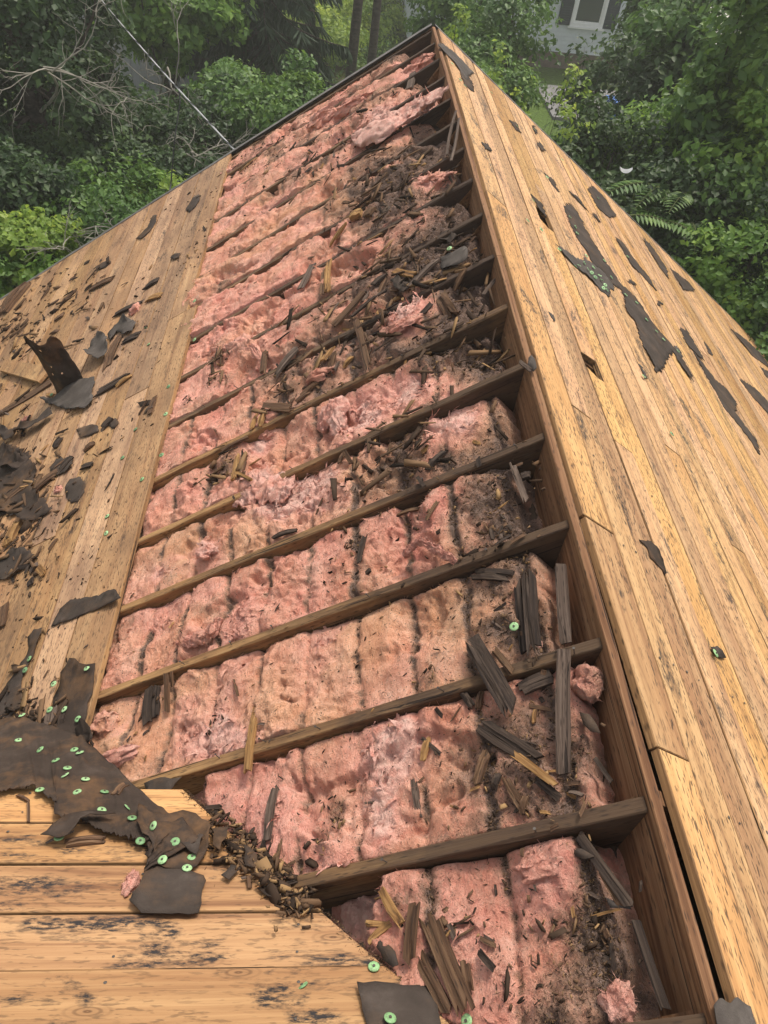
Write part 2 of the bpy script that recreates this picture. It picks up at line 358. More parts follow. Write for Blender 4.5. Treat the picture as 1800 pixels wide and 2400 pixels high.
# grey shed behind the left trees
M_shed = plain('grey_boards', (.42, .42, .43), .85, .2, .12, 3)
shp = onground(355, 262)
sh = thing('garden_shed', tuple(shp), 'pale grey board shed half hidden behind the left trees', 'shed')
sx, sy = float(shp[0]), float(shp[1])
for i in range(15):
    obj('plank', boxmesh('plank', (sx - 1.6 + i * .2, sx - 1.6 + i * .2 + .19, sy + .2 - .01 * (i % 2), sy + .3, GZ - .1, GZ + 4.4)), M_shed, parent=sh)
obj('body', boxmesh('body', (sx - 1.6, sx + 1.4, sy + .3, sy + 3.3, GZ - .1, GZ + 4.35)), M_shed, parent=sh)
obj('roof', boxmesh('roof', (sx - 1.8, sx + 1.6, sy - .1, sy + 3.6, GZ + 4.42, GZ + 4.55)), M_shing, parent=sh)

# ------------------------------------------------------------------ the house whose roof this is
house = thing('house', (0, 2.6, GZ), 'house with its gable roof stripped to boards and bare rafters', 'house')
D = .406
RA = [-.007, .003, .011, -.001, -.006, 0, .009, .019, .022, .029, .042, .033, .058, .051, .04]
RB = [-.002, 0, .011, .003, -.03, -.04, -.043, -.03, -.06, -.066, -.075, -.085, -.06, -.03, 0]
RW = .034
def yraf(k, s):
    if k < 0 or k > 14: return k * D + 0 * s
    return k * D + RA[k] + (RB[k] - RA[k]) * np.minimum(s, 2.2) / 1.85
RTOP, RDEP = 0.0, .185
def rafter_mesh(k, s0, s1, seed):
    """worn 2x8: local x = down slope, y = along ridge (left-handed kept right by winding), chipped upper arrises"""
    n = 44; xs = np.concatenate([np.linspace(s0, 2.1, n - 4), np.linspace(2.3, s1, 4)]); V = []; F = []
    for i, x in enumerate(xs):
        w = RW / 2 + .0012 * float(pn(x * 9, seed, 1)); b1 = .003 + .006 * max(0, float(pn(x * 6, seed, 5))); b2 = .003 + .008 * max(0, float(pn(x * 5, seed, 9)))
        dz = .002 * float(pn(x * 11, seed, 3)) - .004 * max(0, float(pn(x * 23, seed, 7)))
        y = 0
        V += [(x, y - w, -RDEP), (x, y - w, -b1), (x, y - w + b1, dz), (x, y + w - b2, dz), (x, y + w, -b2), (x, y + w, -RDEP)]
        if i:
            a = (i - 1) * 6; c = i * 6
            for j in range(6): F.append((a + j, a + (j + 1) % 6, c + (j + 1) % 6, c + j))
    F += [(5, 4, 3, 2, 1, 0), tuple((len(xs) - 1) * 6 + j for j in range(6))]
    return pymesh('rafter', V, [f[::-1] for f in F])
for k in range(-1, 16):
    y0 = float(yraf(k, 0.0)) if k < 15 else YR - .06; y1 = float(yraf(k, 1.85)) if k < 15 else YR - .06
    dvec = Vector((-CA * 1.85, y1 - y0, -SA * 1.85)).normalized(); n = Vector((-SA, 0, CA)); yy = n.cross(dvec)
    M = Matrix(((dvec.x, yy.x, n.x, 0), (dvec.y, yy.y, n.y, y0), (dvec.z, yy.z, n.z, 0), (0, 0, 0, 1)))
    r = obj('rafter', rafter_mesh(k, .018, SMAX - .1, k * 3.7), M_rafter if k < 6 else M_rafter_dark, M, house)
    parent_world[r.name] = M
    # nails left standing in the rafter top where boards were pulled
    if -1 <= k <= 14:
        V, F = [], []
        for i in range(9):
            if random.random() < .45: continue
            x = .1 + .19 * i + random.uniform(-.02, .02); y = random.uniform(-.012, .012); t = Vector((random.uniform(-.4, .4), random.uniform(-.3, .3), 1)).normalized() * random.uniform(.012, .03)
            tube(V, F, [(x, y, -.005), (x + t.x, y + t.y, t.z)], .0016, 5); tube(V, F, [(x + t.x, y + t.y, t.z), (x + t.x * 1.06, y + t.y * 1.06, t.z * 1.06)], .004, 6)
        if V:
            nn = bpy.data.objects.new('nails', pymesh('nails', V, F)); COL.objects.link(nn); nn.data.materials.append(M_nail); nn.parent = r; nn['kind'] = 'stuff'
# rafters of the other slope, seen only through the gaps
me_r = boxmesh('rafter', (-RW / 2, RW / 2, -SMAX + .1, -.02, -RDEP, -.004))
for k in range(-1, 16):
    o = obj('rafter', me_r, M_rafter_plain, MR @ Matrix.Translation((min(k * D, YR - .06) + .012, 0, 0)), house)
# ridge board: thin, slightly sagging, two lengths
def ridge_mesh(y0, y1, sd):
    V, F = [], []; ys = np.linspace(y0, y1, 40)
    for i, y in enumerate(ys):
        w = .0125 + .0012 * float(pn(y * 5, sd)); top = .012 + .003 * float(pn(y * 7, sd, 2)); b = .002 + .003 * max(0, float(pn(y * 9, sd, 6)))
        V += [(y, -w, -.235), (y, -w, top - b), (y, -w + b, top), (y, w - b, top), (y, w, top - b), (y, w, -.235)]
        if i:
            a = (i - 1) * 6; c = i * 6
            for j in range(6): F.append((a + j, c + j, c + (j + 1) % 6, a + (j + 1) % 6))
    F += [(0, 1, 2, 3, 4, 5), tuple(len(V) - 6 + j for j in range(6))[::-1]]
    return pymesh('ridge_board', V, F)
MRG = Matrix(((0, -1, 0, 0), (1, 0, 0, 0), (0, 0, 1, 0), (0, 0, 0, 1)))
obj('ridge_board', ridge_mesh(-.9, 2.395, 1.0), M_ridge, MRG, house)
obj('ridge_board', ridge_mesh(2.4, YR - .03, 7.0), M_ridge, MRG, house)
# ceiling under the rafters, walls
for pl in 'LR':
    s = 1 if pl == 'L' else -1
    y0, y1 = (.1, SMAX - .3) if pl == 'L' else (-SMAX + .3, -.1)
    obj('ceiling_panel', boxmesh('ceiling_panel', (-2.5, YR - .1, y0, y1, -.21, -.19)), M_ceiling, MATS[pl], house)
ez = -SMAX * SA
obj('wall', boxmesh('wall', (-4.1, 4.1, YR - .25, YR - .1, GZ - .2, ez + .3), (-4.1, -3.95, -3, YR - .26, GZ - .2, ez + .3), (3.95, 4.1, -3, YR - .26, GZ - .2, ez + .3)), M_wallw, None, house)
gw = pymesh('gable_wall', [(-4.0, YR - .2, ez + .3), (4.0, YR - .2, ez + .3), (0, YR - .2, -.26), (-4.0, YR - .12, ez + .3), (4.0, YR - .12, ez + .3), (0, YR - .12, -.26)], [(0, 1, 2), (5, 4, 3), (0, 3, 4, 1), (1, 4, 5, 2), (2, 5, 3, 0)])
obj('gable_wall', gw, M_wallw, None, house)

# --- deck boards, each one an object
BT = .022
def board(plane, poly, mat, jit=.0015, h=0.0):
    P = np.array(poly); x0, y0 = P[:, 0].min(), P[:, 1].min()
    me = prism('deck_board', P - (x0, y0), 0, BT); me.materials.append(mat); me.materials.append(M_edge)
    for p_ in me.polygons[2:]: p_.material_index = 1
    M = MATS[plane] @ Matrix.Translation((x0, y0, h + random.uniform(0, jit))) @ Matrix.Rotation(random.uniform(-.0012, .0012), 4, 'Z') @ Matrix.Rotation(random.uniform(-.006, .006), 4, 'X')
    return obj('deck_board', me, mat, M, house)
def edge_jit(a=.004): return random.uniform(-a, a)
# west slope, below the opening
s = 1.90; i = 0
while s < SMAX:
    w = .184; g = .0025 + random.random() * .003
    s1 = min(s + w, SMAX)
    yv0 = lambda ss: ss * CA + YV
    joints = sorted([random.uniform(1.6, 5.2)] if i % 2 else [random.uniform(2.4, 3.3)])
    if i == 0: joints = [3.55]
    if i == 1: joints = [2.85]
    a = None
    ends = [None] + joints + [YR - .015 + edge_jit(.006)]
    for j in range(len(ends) - 1):
        e0, e1 = ends[j], ends[j + 1]
        sa_, sb_ = s + g / 2, s1 - g / 2
        if i == 0: sa_ += (-.045 if j == 0 else .035)
        if e0 is None: yl = lambda ss: max(yv0(ss) - .55, .33) if ss < 3.2 else yv0(ss) + .02; poly = [(yl(sa_), sa_), (e1 - .002, sa_), (e1 - .002, sb_), (yl(sb_), sb_)]
        else: poly = [(e0 + .002, sa_), (e1, sa_), (e1, sb_), (e0 + .002, sb_)]
        board('L', poly, M_deckL)
    s = s1; i += 1
# cross-gable slope in the foreground, boards cut along the valley
t0 = .190; i = 0
while t0 < 1.3:
    g = .006 + random.random() * .005; ta, tb = t0 + g / 2, t0 + .1745 - g / 2
    xv = lambda t: -(YV + t * CA) + YV + .035                     # valley: x = -(y - YV) ... plan 45 degrees
    left = -4.6
    board('F', [(left, ta), (xv(ta) + edge_jit(.008), ta), (xv(tb) + edge_jit(.008), tb), (left, tb)], M_deckF, .003)
    t0 += .1745; i += 1
# east slope (local y = up slope = -s)
s = .03; i = 0
HOLES = {}
widths = []
while s < SMAX:
    w = [.118, .112, .124, .115][i % 4] if i else .14
    widths.append((s, min(s + w, SMAX))); s += w; i += 1
hole_a = [on('R', *crop(1100, 750, 4.0975)(x, y)) for x, y in ((1080, 360), (1265, 520), (1300, 680), (1180, 580))]
hole_b = [on('R', *crop(1000, 400, 5.53)(x, y)) for x, y in ((1225, 350), (1470, 580), (1540, 790), (1400, 640))]
ha_s = -np.mean([p[1] for p in hole_a]); hb_s = -np.mean([p[1] for p in hole_b])
ha_y = [p[0] for p in hole_a]; hb_y = [p[0] for p in hole_b]
ia = min(range(len(widths)), key=lambda j: abs(sum(widths[j]) / 2 - ha_s)); ib = min(range(len(widths)), key=lambda j: abs(sum(widths[j]) / 2 - hb_s))
for i, (s0, s1) in enumerate(widths):
    g = .002 + random.random() * .0025; a, b = s0 + g / 2, s1 - g / 2
    def seg(y0, y1, da=0, db=0, aa=a, bb=b, ea=0, eb=0):
        board('R', [(y0 + ea, -aa - da), (y1 + eb, -aa - db), (y1, -bb), (y0, -bb)], M_deckR, .002)
    yend = YR - .02 + edge_jit(.012)
    cuts = []
    if i == 0:
        seg(-1.6, .12, .026, .014); seg(.124, .842, .009, .000); seg(.850, 3.1, -.006, -.008); seg(3.104, yend, -.004, -.004); continue
    hs = []
    if i == ia: hs.append((min(ha_y), max(ha_y)))
    if i == ib: hs.append((min(hb_y), max(hb_y)))
    jo = [random.uniform(.3, 5.5)] if i % 2 else []
    jo = [j for j in jo if all(abs(j - (h[0] + h[1]) / 2) > .5 for h in hs)]
    pts = [(-1.6, 'e')]
    for j in sorted(jo): pts.append((j, 'j'))
    pts.append((yend, 'e'))
    segs = [(pts[j][0] + (.0015 if j else 0), pts[j + 1][0] - .0015) for j in range(len(pts) - 1)]
    for (q0, q1) in segs:
        hh = [h for h in hs if q0 < h[0] and h[1] < q1]
        if hh:
            h0, h1 = hh[0]; d = (h1 - h0)
            board('R', [(q0, -a), (h0 + d * .22, -a), (h0 + d * .05, -(a * .4 + b * .6)), (h0 + d * .12, -b), (q0, -b)], M_deckR)
            board('R', [(h1 - d * .10, -a), (q1, -a), (q1, -b), (h1 + d * .05, -b)], M_deckR)
        else: seg(q0, q1)
# rusty nail heads left in the boards, two to a board at each rafter: too small to pick apart
def nail_heads(plane, pts, hz):
    V, F = [], []
    for (x, y) in pts:
        r = random.uniform(.003, .0052); b = len(V); x += random.uniform(-.008, .008); y += random.uniform(-.012, .012)
        V += [(x + r * math.cos(a), y + r * math.sin(a), hz) for a in np.arange(6) * math.pi / 3] + [(x, y, hz + .0012)]
        F += [(b + j, b + (j + 1) % 6, b + 6) for j in range(6)]
    stuff(obj('nail_heads', pymesh('nail_heads', V, F), M_nail, MATS[plane], house))
nail_heads('R', [(k * D + .012, -(s0 + f * (s1 - s0))) for s0, s1 in widths[1:] for k in range(-2, 15) for f in (.22, .78) if random.random() < .8], BT + .0025)
nail_heads('L', [(k * D, 1.93 + .184 * i + f * .184) for i in range(18) for k in range(1, 15) for f in (.2, .8) if k * D > (1.93 + .184 * i) * CA + YV and random.random() < .8], BT + .0022)
nail_heads('F', [(-.35 - k * D, .19 + .1745 * i + f * .1745) for i in range(7) for k in range(10) for f in (.2, .75) if -.35 - k * D < -(.19 + .1745 * (i + 1)) * CA], BT + .0035)
# rake: barge boards and drip edge
for pl, sg in (('L', 1), ('R', -1)):
    y0, y1 = (0.0, SMAX) if pl == 'L' else (-SMAX, 0.0)
    obj('barge_board', boxmesh('barge_board', (YR + .001, YR + .022, y0, y1, -.17, -.004)), M_rafter_plain, MATS[pl], house)
    V, F = [], []; n = 60
    for i in range(n):
        y = y0 + (y1 - y0) * i / (n - 1); hz = .026 + .004 * float(pn(y * 3, 2.2)); yo = .028 + .006 * float(pn(y * 2.1, 8.2))
        V += [(YR - .03, y, hz), (YR + yo, y, hz - .002), (YR + yo, y, hz - .045), (YR + yo - .002, y, hz - .045), (YR + yo - .002, y, hz - .004), (YR - .03, y, hz - .002)]
        if i:
            a = (i - 1) * 6; c = i * 6
            for j in range(6): F.append((a + j, a + (j + 1) % 6, c + (j + 1) % 6, c + j))
    obj('drip_edge', pymesh('drip_edge', V, F), M_metal, MATS[pl], house)

# ------------------------------------------------------------------ insulation batts
dsp = crop(0, 0, 1 / 1.085)                     # picture coordinates noted on a 1659-wide view
DARK = [(830, 410, .42, .9), (930, 590, .42, 1.0), (810, 660, .32, .9), (760, 750, .34, .95), (610, 860, .17, .9), (960, 780, .22, .8), (900, 970, .26, .75), (840, 1000, .22, .8),
        (1050, 1090, .17, 1.0), (1100, 1120, .15, .9), (1090, 1230, .16, .95), (1120, 1340, .12, .9), (1100, 1640, .16, .8), (1160, 1720, .16, .8), (1010, 1640, .08, .7), (1250, 1650, .12, .8),
        (500, 1010, .12, .85), (470, 1030, .1, .85), (700, 350, .4, .6), (960, 400, .35, .7), (880, 430, .35, .9), (800, 260, .2, .3), (600, 330, .45, .55), (540, 360, .35, .6),
        (770, 1180, .05, 1.0), (740, 1240, .06, .9), (890, 1130, .08, .6), (1010, 700, .25, .8), (1010, 760, .2, .75), (1160, 1040, .15, .8), (330, 1520, .06, .9), (470, 1560, .05, .8),
        (880, 1960, .07, .9), (950, 2020, .08, .9), (1000, 2000, .06, .9), (1220, 1990, .14, .7), (1280, 2020, .1, .95), (1180, 2180, .1, .9), (1240, 2120, .12, .7), (720, 1760, .06, .8), (700, 1820, .07, .7),
        (640, 700, .06, .5), (490, 790, .05, .8), (480, 830, .06, .8), (850, 2140, .05, .9), (1090, 2110, .06, .7), (420, 880, .04, .6), (1150, 1440, .1, .5), (930, 1480, .05, .6)]
FRESH = [(790, 895, .17, .85), (870, 850, .13, .8), (720, 910, .07, .95), (650, 1070, .18, .85), (560, 1080, .12, .9), (990, 915, .13, .85), (840, 1640, .12, .95), (830, 1740, .10, .9), (720, 1960, .12, .95), (300, 1270, .12, .5), (480, 1560, .15, .5), (600, 1780, .12, .6), (690, 1450, .14, .4), (560, 1330, .1, .4), (850, 2140, .08, .35),
         (440, 1190, .05, .9), (1000, 2010, .08, .2), (530, 760, .07, .5), (900, 690, .14, .35), (520, 1600, .12, .35), (620, 1620, .1, .3), (840, 262, .22, .95), (900, 235, .2, .9), (900, 140, .16, .8), (700, 260, .16, .75), (930, 400, .10, .75), (890, 690, .12, .75), (560, 960, .08, .75), (1160, 1880, .08, .6), (1060, 2120, .1, .3),
         (470, 700, .12, .3), (550, 650, .15, .25), (430, 1370, .06, .3), (340, 1250, .08, .4), (620, 1730, .1, .4), (480, 1750, .1, .4)]
DARK = [(*on('L', *dsp(x, y), -.04), r, a) for x, y, r, a in DARK]; FRESH = [(*on('L', *dsp(x, y), -.04), r, a) for x, y, r, a in FRESH]
SCOOP = [(*on('L', *dsp(x, y), -.05), rx, rs, dpt) for x, y, rx, rs, dpt in ((810, 880, .13, .26, .045), (650, 1070, .12, .2, .03), (870, 270, .15, .3, .05), (620, 960, .1, .12, .03), (560, 970, .08, .08, .04), (500, 800, .09, .1, .03))]
S0 = {-1: .13, 0: .07, 1: .10, 2: .14, 3: .11, 4: .09, 5: .08, 6: .07, 7: .07, 8: .1, 9: .09, 10: .16, 11: .1, 12: .16, 13: .1, 14: .2}
HUE = {-1: .15, 0: .25, 1: .85, 2: .3, 3: .75, 4: .35, 5: .3, 6: .25, 7: .3, 8: .3, 9: .55, 10: .5, 11: .45, 12: .3, 13: .3, 14: .3}
def blob(y, s, lst, z):
    w = 0.0; n = fbm(y * 9, s * 9, z, 3) * .35
    for (by, bs, r, a) in lst: w = np.maximum(w, a * np.exp(-(((y - by) ** 2 + (s - bs) ** 2) / (r * r)) * 1.2 ) )
    return np.clip(w * (1 + n * 1.4), 0, 1)
def seams(s, y):
    """board-gap lines printed into the batts"""
    d = np.abs(((s - 1.895 + .012 * pn(y * 5, s * 2, 8)) / .19 + .5) % 1 - .5) * .19
    return d
def batt_h(s, y, k):
    y0 = yraf(k, s) + RW / 2; y1 = yraf(k + 1, s) - RW / 2 if k < 14 else (YR - .09)
    e = y1 - y; fark = min(max((k - 2) / 5.0, 0), 1)
    h = -.024 - .007 * (k % 3 == 1) + .024 * fark
    h = h - .055 * sst(.42, .10, s) * (1.0 if k > 2 else .35)
    wx = .03 * pn(s * 5, y * 5, 2 + k); big = fbm(s * 4.2, y * 5.2, k * 2.3, 3)
    mod = np.clip(.55 + 1.3 * pn(s * 2.1 + 3 * k, y * 2.6, 7.7), .12, 1.7)
    h = h + .027 * big + (.008 + .004 * fark) * mod * ridged(s * 9 + wx * 40, y * 14 - wx * 30, k * 1.1 + .3, 3) + (.0018 + .003 * mod) * fbm(s * 48, y * 48, k * .7, 3)
    tear = pn(s * 2.6 + 9 * k, y * 3.1, 4.0); tear = tear + .10 * fbm(s * 16, y * 16, 2.0, 3); h = h - (.030 + .012 * fark) * sst(.26, .36, tear) * (1 + .6 * fbm(s * 22, y * 22, 1.0, 2))
    fz = blob(y, s, FRESH, 2.0); h = h + fz * (.012 * ridged(s * 16 + wx * 60, y * 16, 3.3 + k, 3) + .012 * fbm(s * 9, y * 9, 8.8, 3))
    lum = blob(y, s, DARK, 1.7); h = h + .014 * lum * fbm(s * 30, y * 30, 4.4, 3)
    sd = seams(s, y); amp = .5 + .8 * pn(y * 3 + k * 7, np.floor((s - 1.8) / .19) * 3.3, 1)
    h = h - (.009 - .005 * fark) * np.exp(-(sd / .022) ** 2) - (.009 - .004 * fark) * np.exp(-(sd / .008) ** 2) * np.clip(amp + .3, 0, 1.2)
    h = h - .020 * np.exp(-np.maximum(e, 0) / .014) * (.7 + .8 * pn(s * 9, k * 3.3, 5.5)) - .006 * np.exp(-np.maximum(y - y0, 0) / .006)
    for (by, bs, ry, rs, dp) in SCOOP:
        h = h - dp * np.exp(-(((y - by) / ry) ** 2 + ((s - bs) / rs) ** 2) ** 2)
    if k == -1:   # torn lower corner by the valley
        pass
    return np.minimum(h, .022 + .012 * fark)
def fibres(P, N, n, ln=(.004, .013), wd=.00045):
    """short loose glass threads standing off a surface"""
    i = rng.integers(0, len(P), n); p = P[i]; d = N[i] * rng.uniform(.1, .9, (n, 1)) + rng.normal(size=(n, 3)) * .75; d /= np.linalg.norm(d, axis=1)[:, None]
    L = rng.uniform(*ln, (n, 1)); sd = np.cross(d, rng.normal(size=(n, 3))); sd /= np.linalg.norm(sd, axis=1)[:, None] + 1e-9
    bend = rng.normal(size=(n, 3)) * L * .25
    V = np.stack([p - sd * wd, p + sd * wd, p + d * L * .55 + bend + sd * wd * .8, p + d * L + bend * 2.2], 1).reshape(-1, 3)
    return V, np.arange(4 * n).reshape(-1, 4), i
def wisps(P, N, n, ln, wd, curl=.6):
    """torn curling ribbons of fibreglass"""
    i = rng.integers(0, len(P), n); p = P[i]; nn = N[i]; d = rng.normal(size=(n, 3)); d -= nn * (d * nn).sum(1)[:, None]; d /= np.linalg.norm(d, axis=1)[:, None] + 1e-9
    L = rng.uniform(*ln, (n, 1)); w = np.cross(nn, d); W = rng.uniform(*wd, (n, 1)); m = 7; rows = []; cu = rng.uniform(.2, curl, (n, 1)); sw = rng.normal(size=(n, 1)) * .5
    for j in range(m):
        t = j / (m - 1); c = p + d * L * t + nn * (L * cu * math.sin(t * 2.4) - .003) + w * L * sw * t * t; ww = W * (1 - t) ** .6 * rng.uniform(.6, 1.2, (n, 1)) + .0006
        tw = nn * W * rng.normal(size=(n, 1)) * .5; rows.append(np.stack([c - w * ww - tw, c + nn * W * .35 * (1 - t), c + w * ww + tw], 1))
    V = np.stack(rows, 1).reshape(-1, 3); b = (np.arange(n) * m * 3)[:, None, None, None]; jj = (np.arange(m - 1) * 3)[None, :, None, None]; q = np.array([[0, 1, 4, 3], [1, 2, 5, 4]])[None, None]
    return V, (b + jj + q).reshape(-1, 4), i, m * 3
def vnormals(V, F):
    a, b, c = V[F[:, 0]], V[F[:, 1]], V[F[:, 2]]; fn = np.cross(b - a, c - a); N = np.zeros_like(V)
    for j in range(F.shape[1]): np.add.at(N, F[:, j], fn)
    return N / (np.linalg.norm(N, axis=1)[:, None] + 1e-12)
def to_world(plane, P):
    M = np.array(MATS[plane]); return P @ M[:3, :3].T + M[:3, 3]
BLAB = {-1: 'pink insulation batt in the lowest bay at the bottom right, torn at its left corner', 0: 'pink insulation batt strewn with broken planks, second bay from the bottom',
        1: 'salmon insulation batt with even crosswise dirt lines, third bay from the bottom', 2: 'rose pink wrinkled insulation batt, fourth bay from the bottom',
        3: 'salmon insulation batt with a pale torn patch, fifth bay from the bottom', 4: 'insulation batt with a vivid pink torn-out hollow, sixth bay from the bottom',
        5: 'brown-dusted insulation batt just above the vivid pink hollow, seventh bay from the bottom', 6: 'pink insulation batt with rotten splinters and a pale curl at left, eighth bay from bottom',
        7: 'insulation batt below the big heap of dark splinters, ninth bay from the bottom', 8: 'insulation batt under the heap of dark splinters and felt, tenth bay from the bottom',
        9: 'brown-dusted insulation batt, eleventh bay from the bottom', 10: 'insulation batt with a pink tuft near the ridge, twelfth bay from the bottom',
        11: 'grit-covered insulation batt, thirteenth bay from the bottom', 12: 'insulation batt below the big whitish torn flap, fourteenth bay from the bottom',
        13: 'insulation batt beside the upright wooden scrap, second bay from the gable end', 14: 'shaggy pink insulation batt in the last bay at the gable end'}
SURF = {}
for k in range(-1, 15):
    ds = .0058 if k < 3 else (.0075 if k < 8 else .0105)
    yA, yB = k * D, (k + 1) * D
    send = min(2.02, ((k + 1) * D - YV) / CA + .10)
    su = np.arange(S0[k] - .02, send, ds); nv = int(.37 / ds); tv = np.linspace(0, 1, nv)
    S, T = np.meshgrid(su, tv, indexing='ij')
    Y0 = yraf(k, S) + RW / 2 + .001; Y1 = (yraf(k + 1, S) - RW / 2 - .001) if k < 14 else (YR - .085 + 0 * S)
    Y = Y0 + (Y1 - Y0) * T
    H = batt_h(S, Y, k)
    edge = S0[k] + .035 * fbm(Y * 9, k * 5.1, .4, 3) + .02
    H = H - .13 * sst(.03, -.012, S - edge)
    if k == -1:
        yv = S * CA + YV                                   # valley deck covers what is below this
        d = (S - (.70 + .07 * fbm(Y * 7, 2.2, 1, 3))) ; H = H + .02 * np.exp(-((S - .62) / .08) ** 2) - .14 * sst(0.0, .06, d)
    if k == 0: H = H - .1 * sst(0, .12, S - (1.28 + .05 * fbm(Y * 8, 1, 3, 2)))
    H[0, :] = -.16; H[-1, :] = -.16; H[:, 0] = np.minimum(H[:, 0], -.11); H[:, -1] = np.minimum(H[:, -1], -.11)
    jx = .004 * fbm(S * 40, Y * 40, 2.2, 2); jy = .004 * fbm(S * 40, Y * 40, 9.2, 2)
    inner = (T > .03) & (T < .97)
    P = np.stack([Y + jy * inner, S + jx, H], -1)
    nu = len(su); idx = np.arange(nu * nv).reshape(nu, nv)
    Fq = np.stack([idx[:-1, :-1], idx[:-1, 1:], idx[1:, 1:], idx[1:, :-1]], -1).reshape(-1, 4)
    Pf = P.reshape(-1, 3)
    sd = seams(S, Y); amp = np.clip(.80 + .5 * pn(Y * 9, S * 9, 3.3) + .6 * fbm(Y * 42, S * 42, 5.1, 2), .1, 1.3)
    pid = np.floor((S - 1.895) / .19); dirt = .13 + .34 * fbm(S * 3.2, Y * 3.2, k * 1.9, 3) + .16 * pn(pid * 5.37, k * 3.1, .5) + .14 * fbm(S * 14, Y * 14, k * 1.3, 3) + (1.05 if k < 5 else .7) * np.exp(-(sd / .014) ** 2) * amp * (.45 + .55 * (k < 6)) * np.clip(.95 + .9 * pn(Y * 2.3 + k, np.floor((S - 1.8) / .19) * 2.1, 6), .15, 1.2) + .78 * blob(Y, S, DARK, 5.0)
    dirt = dirt + .45 * sst(.5, .08, S) * (1.2 if k > 2 else .6) + .42 * sst(1.25, .35, S) * (k > 2) + .10 * (k > 9)
    fr = blob(Y, S, FRESH, 2.0); dirt = dirt - 1.2 * fr - .1; fl = sst(.12, .6, fbm(S * 3.6 + k, Y * 4.4, 7.7, 3)); dirt = dirt - .45 * fl * (S > .3) + .30 * sst(.15, .6, fbm(S * 4.5 + 3 * k, Y * 5, 1.7, 3)); dirt = dirt + .35 * np.exp(-(sd / .014) ** 2) * amp * (k < 6); clean = np.clip(fr * 1.5, 0, 1); dirt = dirt * (1 - .95 * clean); fr = np.clip(fr * 1.25 + .5 * fl * (1 - np.clip(dirt, 0, 1)), 0, 1)
    hue = np.clip(HUE[k] + .6 * fbm(S * 3, Y * 3, 3.9, 2), 0, 1)
    A = {'dirt': np.clip(dirt, 0, 1.3).ravel(), 'fresh': fr.ravel(), 'hue': hue.ravel()}
    b = obj('insulation_batt', npmesh('insulation_batt', Pf, Fq, A, True), M_ins, ML)
    tag(b, BLAB[k], 'insulation', 'insulation batts between the rafters')
    parent_world[b.name] = ML
    N = vnormals(Pf, Fq); nf = int((9000 if k < 3 else 5500 if k < 8 else 3000) * (send / 2))
    good = np.where((N[:, 2] > .3) & (Pf[:, 2] > -.12))[0]
    Vf, Ff, ii = fibres(Pf[good], N[good], nf); ii = good[ii]
    fo = obj('fibres', npmesh('fibres', Vf, Ff, {n_: np.repeat(a[ii], 4) for n_, a in A.items()}), M_ins, ML, b); stuff(fo)
    fd = np.clip(.9 - A['dirt'][good] * 1.1, .02, 1); pr = rng.choice(good, 4000, p=fd / fd.sum())
    Vw, Fw, iw, rep = wisps(Pf[pr], N[pr], (90 if k < 2 else 220 if k < 8 else 150), ((.006, .022) if k < 2 else (.01, .04)), ((.0008, .003) if k < 2 else (.0012, .005)), .35); iw = pr[iw]
    stuff(obj('torn_wisps', npmesh('torn_wisps', Vw, Fw, {n_: np.repeat(a[iw], rep) for n_, a in A.items()}, True), M_ins, ML, b))
    fw = np.where(A['fresh'] > .55)[0]; fw = fw[(Pf[fw, 2] > -.12)]
    if len(fw) > 200:
        nwp = int(min(260, 30 + len(fw) * (.02 if k < 3 else .045))); Vw, Fw, iw, rep = wisps(Pf[fw], N[fw], nwp, (.015, .06), (.0015, .007), .5); iw = fw[iw]
        stuff(obj('torn_wisps', npmesh('torn_wisps', Vw, Fw, {n_: np.repeat(a[iw], rep) for n_, a in A.items()}, True), M_ins, ML, b))
    SURF[k] = (S, Y, H, dirt)
def in_fresh(y, q): return any(a > .7 and (y - fy) ** 2 + (q - fs) ** 2 < (.85 * r) ** 2 for fy, fs, r, a in FRESH)
def surf_h(y, s):
    """height of what lies at (along ridge, down slope) on the west slope"""
    k = int(np.clip(np.floor(y / D), -1, 14)); 
    if s > 1.93: return BT
    for kk in (k - 1, k, k + 1):
        if -1 <= kk <= 15 and abs(y - float(yraf(kk, s))) < RW / 2 + .004: return .002
    for kk in (k, k - 1, k + 1):
        if -1 <= kk <= 14 and float(yraf(kk, s)) < y < float(yraf(kk + 1, s)):
            return max(-.12, float(batt_h(np.array(s), np.array(y), kk)))
    return -.04

